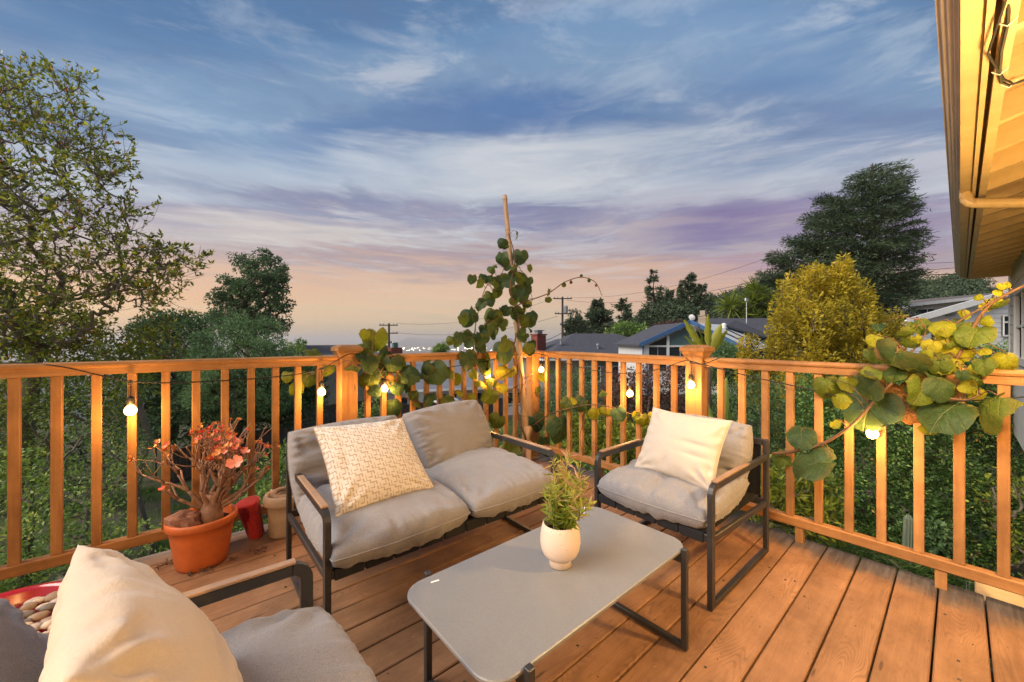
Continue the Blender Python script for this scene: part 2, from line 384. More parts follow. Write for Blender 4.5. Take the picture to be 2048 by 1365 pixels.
M['bamboo'] = mat('bamboo', (.42, .30, .19), .5, .4, col2=(.30, .20, .12), vscale=8, stretch=(8, 8, 1.2))
M['yarn'] = mat('red yarn', (.36, .008, .012), .75, .25, var=.35, vscale=60, sheen=.3)
M['bucket'] = mat('off white plastic', (.48, .38, .29), .5, .4, var=.2, vscale=8)
M['rope'] = mat('grey rope', (.30, .24, .20), .85, .2, var=.25, vscale=50)
M['redglaze'] = mat('red glaze', (.36, .012, .014), .16, .6, var=.25, vscale=12, coat=.6)
M['vase'] = None
M['rubber'] = mat('black cable', (.012, .011, .010), .55)
M['bulb'] = emis('lit bulb', (1, .66, .28), 30)
M['trim'] = mat('painted eave board', (.50, .36, .19), .6, var=.12, vscale=5, bump=.2, bscale=60)
M['gutter'] = mat('taupe gutter', (.46, .39, .34), .5, .4, var=.15, vscale=4, stretch=(1, 8, 8))
M['wallw'] = mat('white wall', (.62, .60, .57), .7, var=.08, vscale=3, bump=.3, bscale=60)
M['glass'] = mat('window glass', (.02, .028, .034), .08, .6)
M['shingle'] = mat('dark shingle', (.058, .060, .075), .9, .15, col2=(.10, .10, .115), vscale=6, bump=.6, bscale=12, bdist=.02)
M['shingle2'] = mat('brown shingle', (.12, .10, .09), .9, .15, col2=(.18, .155, .14), vscale=6)
M['bluepaint'] = mat('blue paint', (.045, .115, .26), .55, var=.12, vscale=4)
M['greenpaint'] = mat('teal gable panel', (.08, .14, .15), .3, .5, var=.15, vscale=2)
M['brick'] = mat('red brick', (.22, .06, .04), .85, var=.3, vscale=5)
M['metalroof'] = mat('white metal roof', (.62, .62, .60), .45, .4, var=.06)
M['pole'] = mat('utility pole wood', (.07, .055, .045), .9, var=.2)
M['steel'] = mat('grey steel', (.25, .26, .27), .5, .5)
M['concrete'] = mat('greenish wall', (.20, .20, .16), .9, var=.2, vscale=3)
for i, (nm, c) in enumerate([('cream pebble', (.55, .45, .34)), ('grey pebble', (.16, .145, .13)), ('tan pebble', (.30, .22, .15)), ('pale pebble', (.48, .42, .36))]):
    M['peb%d' % i] = mat(nm, c, .5, .4, var=.2, vscale=30)
LM = {}
LM['magnolia'] = leafmat('magnolia leaves', [(0, (0.083, 0.116, 0.019)), (.5, (0.200, 0.247, 0.036)), (.78, (0.363, 0.411, 0.050)), (.93, (0.600, 0.600, 0.068)), (1, (0.558, 0.151, 0.046))], .42)
LM['bushgreen'] = leafmat('bush leaves', [(0, (0.060, 0.113, 0.026)), (.6, (0.213, 0.348, 0.068)), (1, (0.600, 0.600, 0.160))], .45)
LM['darkgreen'] = leafmat('dark leaves', [(0, (0.033, 0.063, 0.025)), (.6, (0.073, 0.136, 0.050)), (1, (0.153, 0.232, 0.089))], .5)
LM['podo'] = leafmat('grey green leaves', [(0, (0.053, 0.104, 0.041)), (.6, (0.119, 0.212, 0.077)), (1, (0.235, 0.349, 0.131))], .55)
LM['cedar'] = leafmat('cedar needles', [(0, (0.026, 0.048, 0.023)), (.6, (0.063, 0.100, 0.045)), (1, (0.139, 0.184, 0.078))], .6, .15)
LM['yellow'] = leafmat('yellow green leaves', [(0, (.16, .14, .016)), (.5, (.46, .37, .03)), (.85, (.66, .50, .04)), (1, (.62, .36, .04))], .5, .4)
LM['redshrub'] = leafmat('bronze leaves', [(0, (0.050, 0.022, 0.018)), (.5, (0.120, 0.055, 0.040)), (1, (0.220, 0.130, 0.090))], .5)
LM['hedge'] = leafmat('hedge leaves', [(0, (0.036, 0.082, 0.023)), (.6, (0.130, 0.256, 0.061)), (.95, (0.452, 0.600, 0.153)), (1, (0.600, 0.187, 0.056))], .4)
LM['lime'] = leafmat('lime leaves', [(0, (0.077, 0.121, 0.017)), (.6, (0.209, 0.253, 0.028)), (1, (0.418, 0.396, 0.044))], .42, .35)
LM['grass'] = leafmat('grass blades', [(0, (0.034, 0.075, 0.017)), (.6, (0.075, 0.152, 0.030)), (1, (0.186, 0.237, 0.051))], .6)
LM['far'] = leafmat('far foliage', [(0, (0.040, 0.065, 0.034)), (.6, (0.074, 0.112, 0.056)), (1, (0.129, 0.175, 0.081))], .8, .1)
LM['potplant'] = leafmat('spiky green leaves', [(0, (0.070, 0.130, 0.012)), (.5, (0.190, 0.260, 0.028)), (.85, (0.380, 0.360, 0.080)), (1, (0.450, 0.270, 0.160))], .4, .3)

# ------------------------------------------------------------------ foliage builders
def unit(v): return v/np.maximum(np.linalg.norm(v, axis=1, keepdims=True), 1e-9)
def leaves(name, P, mat_, parent=None, size=.08, wid=.45, bias=(0, 0, 0), bstr=0.0, tone=None, kind='stuff', fold=.22, jit=.35, dirs=None):
    """one small folded leaf (4 vertices, 2 triangles) at every point of P"""
    P = np.asarray(P, float); n = len(P)
    d = rng.normal(size=(n, 3))
    if dirs is not None: d = d*.5+unit(np.asarray(dirs))
    d = unit(unit(d)+np.array(bias)*bstr)
    s = unit(np.cross(d, rng.normal(size=(n, 3)))); nn = np.cross(d, s)
    L = size*(1+rng.uniform(-jit, jit, n))[:, None]; Wd = L*wid*.5
    a = P; t_ = P+d*L; mid = P+d*L*.45
    l_ = mid+s*Wd+nn*Wd*fold*2; r_ = mid-s*Wd+nn*Wd*fold*2
    V = np.stack([a, l_, t_, r_], 1).reshape(-1, 3)
    i = np.arange(n)*4
    Fc = np.concatenate([np.stack([i, i+1, i+2], 1), np.stack([i, i+2, i+3], 1)], 0)
    if tone is None: tone = rng.uniform(0, 1, n)
    return mesh_np(name, V, Fc, mat_, parent, tone=np.concatenate([tone, tone]), kind=kind)
def inpoly(px, py, poly):
    ins = np.zeros(len(px), bool); ed = np.full(len(px), 1e9); n = len(poly)
    for i in range(n):
        x1, y1 = poly[i]; x2, y2 = poly[(i+1) % n]
        c = ((y1 > py) != (y2 > py)) & (px < (x2-x1)*(py-y1)/((y2-y1) or 1e-9)+x1); ins ^= c
        dx, dy = x2-x1, y2-y1; t_ = np.clip(((px-x1)*dx+(py-y1)*dy)/(dx*dx+dy*dy+1e-9), 0, 1)
        ed = np.minimum(ed, np.hypot(px-(x1+t_*dx), py-(y1+t_*dy)))
    return ins, ed
def crown(poly, Yc, T, n, edge=60, power=.5, front=.0):
    """n points in a crown whose outline is poly at distance Yc, bulging T metres in depth where it is far from its edge"""
    poly = [(float(a), float(b)) for a, b in poly]
    x0, x1 = min(p[0] for p in poly), max(p[0] for p in poly); y0, y1 = min(p[1] for p in poly), max(p[1] for p in poly)
    out = []; got = 0
    while got < n:
        px = rng.uniform(x0, x1, 4*n+50); py = rng.uniform(y0, y1, 4*n+50)
        ins, ed = inpoly(px, py, poly); px, py, ed = px[ins], py[ins], ed[ins]
        h = T*np.minimum(1, ed/edge)**power
        dz = rng.uniform(-1, 1, len(px)) if not front else np.clip(rng.uniform(-1, 1, len(px))-front*rng.uniform(0, 1, len(px)), -1, 1)
        Yd = Yc+dz*h
        Xc = (px-1024)/F*Yd
        out.append(np.stack([UX*Xc+UY*Yd, -UY*Xc+UX*Yd, HC-(py-HY)*Yd/F], 1)); got += len(px)
    return np.concatenate(out)[:n]
def clumps(Cn, per, r, flat=.7, shell=.5):
    k = len(Cn); d = unit(rng.normal(size=(k*per, 3))); rr = r*rng.uniform(shell**2, 1, (k*per, 1))**.5
    scale = np.repeat(rng.uniform(.6, 1.3, (k, 1)), per, 0)
    off = d*rr*scale; off[:, 2] *= flat
    return np.repeat(Cn, per, 0)+off, d, np.repeat(rng.uniform(0, 1, k), per)
def skeleton(root, targets, r0=.12, r1=.006, wob=.12, seg=4, nmax=99999):
    """joins every target to the nearest wood already grown; returns tubes as (points, radii)"""
    root = [np.array(p, float) for p in root]
    nodes = list(root); par = [-1]+list(range(len(root)-1))
    tg = sorted([np.array(t_) for t_ in targets], key=lambda t_: np.linalg.norm(t_-root[-1]))
    chains = []
    for t_ in tg[:nmax]:
        A = np.array(nodes); dist = np.linalg.norm(A-t_, axis=1)
        rootd = np.linalg.norm(A-root[-1], axis=1); td = np.linalg.norm(t_-root[-1])
        cost = dist+.25*np.maximum(0, rootd-td+dist*.5); j = int(np.argmin(cost)); base_ = A[j]; L = np.linalg.norm(t_-base_)
        chain = [j]; prev = base_
        for s_ in range(1, seg+1):
            f = s_/seg; p = base_+(t_-base_)*f+(rng.normal(size=3)*wob*L*(1-f)*.6 if s_ < seg else 0)
            if s_ < seg: p = p+np.array([0, 0, -1])*0.10*L*math.sin(f*3.14)
            nodes.append(p); par.append(chain[-1]); chain.append(len(nodes)-1)
        chains.append(chain)
    wgt = np.zeros(len(nodes))
    for ch in chains: wgt[ch[-1]] += 1
    for i in range(len(nodes)-1, 0, -1):
        if par[i] >= 0: wgt[par[i]] += wgt[i]
    tot = max(wgt[0], 1)
    rad = r1+(r0-r1)*(wgt/tot)**.5
    rad[np.array(wgt) <= 1] = r1
    tubes = [([nodes[i] for i in range(len(root))], [max(rad[i], r0*.8) for i in range(len(root))])]
    for ch in chains:
        rr = [rad[i] for i in ch]; rr[0] = min(rr[0], rr[1]*1.3); tubes.append(([nodes[i] for i in ch], rr))
    return tubes, np.array(nodes)
def tubes_obj(name, tubes, mat_, parent=None, thick=8, thin=4, lim=.02):
    mb = MB()
    for pts, rs in tubes: mb.tube(pts, rs, thick if max(rs) > lim else thin, cap=max(rs) > lim)
    return mb.build(name, mat_, parent, smooth=True)
def ground_z(x, y):
    Xc = UX*x-UY*y; Yc = UY*x+UX*y; r = math.hypot(Xc, Yc); a = math.degrees(math.atan2(Xc, Yc))
    prof = [(0, -2.8), (7, -2.9), (10, -3.2), (14, -3.7), (30, -4.4), (60, -8), (150, -26), (400, -62), (1500, -135), (3200, -150), (90000, -152)]
    z = prof[-1][1]
    for (r0_, z0_), (r1_, z1_) in zip(prof, prof[1:]):
        if r <= r1_: z = z0_+(z1_-z0_)*(r-r0_)/(r1_-r0_); break
    # the hillside climbs away to the right of the neighbours
    k = max(0, min(1, (a-10)/22)); k = k*k*(3-2*k) if a < 150 else 0
    if r > 45:
        hz = -3+(r-45)*.13; hz = min(hz, 25)
        z = z*(1-k)+hz*k
    return z
def terrain():
    mb_v, mb_f = [], []
    rs = [0, 2, 4, 6, 8, 10, 12, 14, 18, 23, 30, 38, 48, 60, 78, 100, 130, 170, 220, 290, 380, 520, 720, 1000, 1500, 2200, 3200, 4600, 7000, 11000]
    na = 144
    for r_ in rs:
        for k in range(na):
            a = 2*math.pi*k/na; x, y = r_*math.sin(a), r_*math.cos(a); w_ = WC(x, y)
            nz_ = noise.noise(Vector((w_.x*.06, w_.y*.06, 0)))*min(2.5, .10+r_*.012) if r_ < 3000 else 0
            zz = ground_z(w_.x, w_.y)+nz_
            aa = math.degrees(a if a < math.pi else a-2*math.pi)
            if r_ >= 3200:   # the far shore: flats with the town, a range behind, open water to the left
                zz = -149 if aa > -19 else -190
                if r_ == 11000: zz = (40+60*noise.noise(Vector((aa*.22, 3, 0)))) if aa > -15 else -190
            mb_v.append((w_.x, w_.y, zz))
    for i in range(len(rs)-1):
        for k in range(na):
            mb_f.append((i*na+k, i*na+(k+1) % na, (i+1)*na+(k+1) % na, (i+1)*na+k))
    m = mat('garden ground', (.05, .045, .026), .95, .1, var=.4, vscale=.9, col2=(.085, .075, .05))
    t = NT(m.node_tree); bs = t.n['Principled BSDF']; pos = t.new('ShaderNodeNewGeometry').outputs['Position']
    nz1 = t.noise(pos, .5, 8, .7); nz2 = t.noise(pos, 5, 6, .7); nf = t.noise(pos, .004, 8, .75)
    near = t.mix(t.mapr(nz1, .42, .58), t.mix(nz2, (.055, .05, .035), (.12, .105, .08)), t.mix(nz2, (.02, .04, .01), (.06, .085, .025)))
    far_ = t.mix(t.mapr(nf, .35, .65), (.03, .045, .035), (.11, .11, .10))
    ln = t.new('ShaderNodeVectorMath'); ln.operation = 'LENGTH'; t.l.new(pos, ln.inputs[0])
    t.put(bs.inputs['Base Color'], t.mix(t.mapr(ln.outputs['Value'], 40, 400), near, far_))
    o = mesh_np('ground', mb_v, mb_f, m, smooth=True); o['kind'] = 'structure'
terrain()
# water of the bay
mw = mat('bay water', (.05, .07, .09), .22, .5, bump=.25, bscale=.05, bdist=.5)
wv_, wf_ = [], []
for i, r_ in enumerate([1200, 4000, 12000, 40000, 80000]):
    for k in range(72):
        a = 2*math.pi*k/72; p = WC(r_*math.sin(a), r_*math.cos(a)); wv_.append((p.x, p.y, -150.6))
        if i < 4: wf_.append((i*72+k, i*72+(k+1) % 72, (i+1)*72+(k+1) % 72, (i+1)*72+k))
mesh_np('bay_water', wv_, wf_, mw)['kind'] = 'structure'
# lights of the far town: small lamps on the flats
mb = MB()
for i in range(520):
    px = random.choice([random.gauss(860, 45), random.uniform(775, 1010), random.gauss(930, 40)])
    py = random.choice([random.gauss(686.5, 1.6), random.gauss(686, 1.0), random.uniform(686, 702)])
    if not (775 < px < 1012) or py < 684: continue
    Yd = 147.*F/(py-HY); p = atd(px, py, Yd); s_ = Yd*.00042*random.uniform(.35, 1.25)
    mb.frust(p.x, p.y, -146.5, s_*2, -146.5+s_*2, s_*1.2)
tag(mb.build('city_lights', emis('city lamps', (1, .86, .66), 80)), kind='stuff')
# haze over the bay and the slopes
hv = MB(); hv.box(-13000, 13500, -12500, 13000, -196, 62)

# ------------------------------------------------------------------ deck
DX, DY = 2.86, 2.945                        # outer edges of the boards
deck = empty('deck'); tag(deck, kind='structure')
pw, gap = .1372, .0068
src = None
j = 0; yb = DY
splits = {3: .62, 7: -.9, 10: 1.15, 12: -1.3, 16: .1, 19: -.7}
while yb > -2.2:
    y1 = yb; y0 = yb-pw
    x0 = -4.2
    inner = y0 < -.56
    xs = [(x0, DX+random.uniform(-.012, .008))]
    if j in splits and y0 > -.5: xs = [(x0, splits[j]-.002), (splits[j]+.002, xs[0][1])]
    for (a, b) in xs:
        if y0 < -.62: continue
        MB().box(a, b, y0, y1, -.036, random.uniform(-.0015, .001), bev=.004).build('plank', M['deck'] if j else M['deckside'], deck)
    yb -= pw+gap; j += 1
mbj = MB()
for k in range(14):
    x = 2.78-k*.5; mbj.box(x-.02, x+.02, -.6, 2.90, -.23, -.038)
mbj.build('joist', M['darkwood'], deck, kind='stuff')
MB().box(-4.2, 2.80, 2.905, 2.94, -.23, -.038).build('rim_board', M['deckside'], deck)
MB().box(2.81, 2.845, -.6, 2.9, -.23, -.038).build('rim_board', M['deckside'], deck)
for (x, y) in [(2.7, 2.8), (-.2, 2.8), (-3.2, 2.8), (2.7, .4)]:
    MB().box(x-.05, x+.05, y-.05, y+.05, -3.3, -.23).build('support_post', M['darkwood'], deck)
# board below the deck by the house; pale colour stands in for lamp light
lb = MB().box(2.93, 3.22, -.56, -.05, -.16, -.05, bev=.006).build('timber_board', M['paleboard'])
tag(lb, 'timber board coloured pale for the lamp light on it, lying just beyond and below the deck edge at bottom right', 'board')

# ------------------------------------------------------------------ railings
RX, RY = 2.79, 2.905
def railing(name, label, along, pos, t0, t1, posts, bal, zt0, zt1, blocks):
    e = empty(name, (t0, pos, 0) if along == 'x' else (pos, t0, 0)); tag(e, label, 'railing', 'deck railings')
    def bx(mb, a, b, off0, off1, z0, z1, bev=0):
        return mb.box(a, b, pos+off0, pos+off1, z0, z1, bev=bev) if along == 'x' else mb.box(pos+off0, pos+off1, a, b, z0, z1, bev=bev)
    cuts = [t0]+[p for p in posts if t0+.1 < p < t1-.1]+[t1]
    M_ = M['rail']
    for a, b in zip(cuts, cuts[1:]):
        aa = a+(.058 if a in posts else 0); bb = b-(.058 if b in posts else 0)
        mb = MB()
        # moulded handrail: a rounded cap over a recessed fillet; the ends stand at slightly different heights
        za = zt0+(zt1-zt0)*(a-t0)/(t1-t0); zb = zt0+(zt1-zt0)*(b-t0)/(t1-t0)
        prof = [(-.026, -.066), (-.026, -.030), (-.033, -.026), (-.036, -.016), (-.033, -.005), (-.024, 0), (.024, 0), (.033, -.005), (.036, -.016), (.033, -.026), (.026, -.030), (.026, -.066)]
        A = [(aa, pos+o_, za+z_) if along == 'x' else (pos+o_, aa, za+z_) for o_, z_ in prof]
        B = [(bb, pos+o_, zb+z_) if along == 'x' else (pos+o_, bb, zb+z_) for o_, z_ in prof]
        n = len(prof); mb.add(A+B, [tuple(range(n)), tuple(range(2*n-1, n-1, -1))]+[(i, (i+1) % n, n+(i+1) % n, n+i)[::-1] for i in range(n)])
        mb.build('top_rail', wood('rail run', (.28, .125, .042), (.48, .245, .088), (2.5, 50, 50) if along == 'x' else (50, 2.5, 50), .6), e)
        mb = MB(); bx(mb, aa, bb, -.026, .026, .088, .143, .005)
        mb.build('bottom_rail', wood('rail run', (.27, .12, .04), (.46, .23, .08), (2.5, 50, 50) if along == 'x' else (50, 2.5, 50), .6), e)
    src = None
    for t_ in bal:
        z1 = zt0+(zt1-zt0)*(t_-t0)/(t1-t0)-.0665
        if src is None:
            mb = MB(); mb.box(-.0185, .0185, -.0185, .0185, 0, 1, bev=.002)
            src = mb.build('baluster', M['baluster']); o = src
        else: o = src.copy(); C.objects.link(o)
        x, y = (t_, pos) if along == 'x' else (pos, t_)
        wob = random.uniform(-.0025, .0025)
        Mx = Matrix.Translation((x+wob, y-wob, .1432)) @ Matrix.Rotation(random.uniform(-.05, .05), 4, 'Z') @ Matrix.Diagonal((1, 1, z1-.1432, 1))
        o.parent = e; o.matrix_basis = MW[e.name].inverted() @ Mx; MW[o.name] = Mx
    for p in posts:
        x, y = (p, pos) if along == 'x' else (pos, p)
        MB().box(x-.0575, x+.0575, y-.0575, y+.0575, .002, 1.115, bev=.004).build('post', M['baluster'], e)
        cp = MB(); cp.frust(x, y, 1.065, .121, 1.078, .121); cp.frust(x, y, 1.0785, .128, 1.115, .158); cp.frust(x, y, 1.1155, .172, 1.142, .172)
        cp.frust(x, y, 1.1425, .165, 1.160, .10)
        cp.build('post_cap', M['rail'], e)
    for p in blocks:
        mb = MB(); bx(mb, p-.02, p+.02, -.02, .02, .001, .087); mb.build('foot_block', M['baluster'], e)
    return e
lb_ = [t_ for t_ in np.arange(-3.52, .74, .1325).tolist()]
off = .738-lb_[-1]; lb_ = [t_+off for t_ in lb_]
left_b = lb_+[1.068+.1232*i for i in range(13)]
railL = railing('left_railing', 'long wooden railing on the left, running behind the grey sofa to the deck corner', 'x', RY, -3.6, RX-.05, [.923], [b for b in left_b if abs(b-.923) > .08], 1.084, 1.086, [-2.2, -.9])
right_b = [2.695-.1455*i for i in range(10)]+[1.063-.1325*i for i in range(13)]
railR = railing('right_railing', 'wooden railing on the right, from the deck corner behind the armchair to the house', 'y', RX, -.55, RY-.05, [1.222], [b for b in right_b if b > -.53], 1.062, 1.086, [.62, .06, 2.05])
# the corner post
cpz = MB().box(RX-.05, RX+.05, RY-.05, RY+.05, .002, 1.088, bev=.004).build('corner_post', M['baluster'], railL)

# ------------------------------------------------------------------ our house: wall, eave, gutter
WY = -.57; XE = 11.0
house = empty('house', (3, WY, 0)); tag(house, 'near white house at the right edge with a deep timber eave lit yellow from below', 'house')
mb = MB()
# siding boards of the wall (horizontal laps) with the window opening left free
wx0, wx1, wz0, wz1 = 8.05, 9.75, .93, 1.86
mb = MB(); zz = -.32
while zz < 2.52:
    z1 = min(zz+.16, 2.53)
    for a, b in ([(-4.6, XE)] if (z1 < wz0 or zz > wz1) else [(-4.6, wx0), (wx1, XE)]):
        mb.add([(a, WY-.1, zz), (b, WY-.1, zz), (b, WY+.004, zz), (a, WY+.004, zz), (a, WY-.1, z1), (b, WY-.1, z1), (b, WY-.006, z1), (a, WY-.006, z1)],
               [(0, 3, 2, 1), (4, 5, 6, 7), (0, 1, 5, 4), (1, 2, 6, 5), (2, 3, 7, 6), (3, 0, 4, 7)])
    zz += .1605
mb.build('wall', M['wallw'], house)
MB().box(XE-.02, XE+.09, WY-.09, WY+.014, -.325, 2.5).build('corner_board', M['white'], house)
fr = MB()
for a, b, c_, d_ in [(wx0-.09, wx1+.09, wz1, wz1+.09), (wx0-.09, wx1+.09, wz0-.09, wz0), (wx0-.09, wx0, wz0, wz1), (wx1, wx1+.09, wz0, wz1)]:
    fr.box(a, b, WY-.03, WY+.03, c_, d_)
wf = fr.build('window_frame', M['white'], house)
for a, b in [(wx0, wx0+.04), ((wx0+wx1)/2-.02, (wx0+wx1)/2+.02), (wx1-.04, wx1)]:
    MB().box(a, b, WY-.025, WY+.012, wz0, wz1).build('mullion', M['white'], wf)
MB().box(wx0+.04, wx1-.04, WY-.022, WY+.010, 1.37, 1.405).build('sash_rail', M['white'], wf)
MB().box(wx0+.002, wx1-.002, WY-.05, WY-.035, wz0+.002, wz1-.002).build('pane', M['glass'], wf)
MB().box(-4.5, XE-.1, WY-4, WY-.12, -3.2, 2.2).build('house_body', M['wallw'], house)
# eave: gutter, fascia, beam, rafters, sheathing
GX0, GX1 = -3.5, 10.8
pr = [(-.056, 2.335), (.002, 2.335), (.004, 2.350), (.014, 2.358), (.016, 2.372), (.030, 2.384), (.033, 2.398), (.046, 2.410), (.050, 2.428), (.060, 2.436), (.060, 2.452), (.050, 2.452), (.046, 2.440), (-.056, 2.440)]
gm = MB(); gm.prism([(GX0, y, z) for y, z in pr], (GX1-GX0, 0, 0)); gm.build('gutter', M['gutter'], house)
MB().box(GX0, GX1, -.0565, -.001, 2.318, 2.3335).build('gutter_base', M['trim'], house)
MB().box(GX0, GX1+.05, -.076, -.058, 2.30, 2.46).build('fascia_board', M['trim'], house)
MB().box(GX0, GX1+.05, -.128, -.092, 2.285, 2.44).build('eave_beam', M['trim'], house)
MB().box(GX0, GX1, -.0915, -.0765, 2.325, 2.44).build('gap_shade_strip', M['darkwood'], house)  # dark strip in the gap, stands in for its shade
slope = .26
rx = -3.3; srcr = None
while rx < GX1:
    y0, y1 = -.129, -.72
    za = 2.30; zb = za+(y0-y1)*slope
    mb = MB(); mb.add([(rx, y0, za), (rx+.04, y0, za), (rx+.04, y1, zb), (rx, y1, zb), (rx, y0, za+.13), (rx+.04, y0, za+.13), (rx+.04, y1, zb+.13), (rx, y1, zb+.13)],
           [(0, 3, 2, 1), (4, 5, 6, 7), (0, 1, 5, 4), (1, 2, 6, 5), (2, 3, 7, 6), (3, 0, 4, 7)])
    mb.build('rafter', M['trim'], house); rx += .46
yb = -.129; 
for i in range(5):
    y0 = yb-i*.122; y1 = y0-.118; za = 2.431+(yb-y0)*slope; zb = za+.118*slope
    mb = MB(); mb.add([(GX0, y0, za), (GX1, y0, za), (GX1, y1, zb), (GX0, y1, zb), (GX0, y0, za+.02), (GX1, y0, za+.02), (GX1, y1, zb+.02), (GX0, y1, zb+.02)],
           [(0, 3, 2, 1), (4, 5, 6, 7), (0, 1, 5, 4), (1, 2, 6, 5), (2, 3, 7, 6), (3, 0, 4, 7)])
    mb.build('roof_board', M['trim'], house)
mb = MB(); mb.add([(GX0, .03, 2.455), (GX1+.08, .03, 2.455), (GX1+.08, -3, 3.24), (GX0, -3, 3.24), (GX0, .03, 2.475), (GX1+.08, .03, 2.475), (GX1+.08, -3, 3.26), (GX0, -3, 3.26)],
           [(0, 3, 2, 1), (4, 5, 6, 7), (0, 1, 5, 4), (1, 2, 6, 5), (2, 3, 7, 6), (3, 0, 4, 7)]); mb.build('roof', M['shingle'], house)
MB().box(GX1+.001, GX1+.04, -.60, -.078, 2.29, 2.50).build('barge_board', M['trim'], house)
# downspout: ribbed elbow and pipe running back to the wall
dx_ = 4.55
pts = [(dx_, -.03, 2.36), (dx_, -.03, 2.29), (dx_, -.034, 2.262), (dx_, -.05, 2.24), (dx_, -.075, 2.228), (dx_, -.12, 2.215), (dx_, -.33, 2.165), (dx_, -.5, 2.12), (dx_, -.53, 2.06), (dx_, -.535, .2)]
dsp = MB(); dsp.tube(pts, [.036]*10, 12); dso = dsp.build('downspout', M['trim'], house)
rb = MB()
for i in range(12):
    f = i/11; a = math.pi/2*f; rb.lathe((0, 0, 0), [(.0365, -.003), (.040, 0), (.0365, .003)], 14, M=Matrix.Translation((dx_, -.03-.05*(1-math.cos(a)), 2.285-.055*math.sin(a))) @ Matrix.Rotation(a*.85, 4, 'X'))
rb.build('elbow_rib', M['trim'], dso)
# dark cable tied along the eave beam
cb = MB(); p0 = [(1.95, -.10, 2.30), (2.14, -.106, 2.277), (2.32, -.100, 2.272), (2.50, -.104, 2.272), (2.60, -.112, 2.274), (2.65, -.135, 2.27), (2.655, -.18, 2.275), (2.64, -.3, 2.30), (2.60, -.56, 2.36)]
cb.tube(p0, .0055, 7); co_ = cb.build('eave_cable', M['rubber']); tag(co_, 'loose black cable looped and tied under the yellow lit eave, top right', 'cable')
cb2 = MB(); cb2.tube([(p[0]-.03, p[1]+.014+.02*math.sin(p[0]*9), p[2]-.004) for p in p0[:6]], .004, 6); cb2.build('cable_strand', M['rubber'], co_)
for k in (1, 3, 5): 
    t2 = MB(); q = Vector(p0[k]); t2.tube([q+Vector((0, .02, .012)), q+Vector((0, 0, -.009)), q+Vector((0, -.022, .012))], .0025, 5); t2.build('cable_tie', M['label'], co_)
# wall lanterns of the house, just out of view, that light the deck
def lantern(x, label, pw_, col=(1, .60, .22)):
    e = empty('wall_lantern', (x, WY+.02, 1.54)); tag(e, label, 'lamp', 'lanterns on the house wall')
    MB().box(x-.05, x+.05, WY+.006, WY+.025, 1.48, 1.66, bev=.004).build('back_plate', M['black'], e)
    MB().frust(x, WY+.10, 1.635, .14, 1.68, .04).build('hood', M['black'], e)
    MB().box(x-.055, x+.055, WY+.045, WY+.155, 1.455, 1.47).build('base', M['black'], e)
    for sx in (-1, 1):
        for sy in (-1, 1): MB().box(x+sx*.05-.004, x+sx*.05+.004, WY+.10+sy*.05-.004, WY+.10+sy*.05+.004, 1.47, 1.635).build('bar', M['black'], e)
    MB().lathe((x, WY+.10, 1.48), [(.005, 0), (.028, .02), (.034, .05), (.02, .10), (.004, .115)], 12).build('bulb', M['bulb'], e, smooth=True)
    ld = bpy.data.lights.new('lantern_light', 'POINT'); ld.energy = pw_; ld.color = col; ld.shadow_soft_size = .06
    lo = bpy.data.objects.new('lantern_light', ld); C.objects.link(lo); place(lo, Matrix.Translation((x, WY+.21, 1.55)), e)
lantern(1.95, 'black wall lantern on the house wall right of the view', 112)
lantern(3.35, 'black wall lantern on the house wall beside the vine shoots, just outside the view', 38, (1, .62, .16))
lantern(-1.6, 'black wall lantern on the house wall behind the camera', 145)

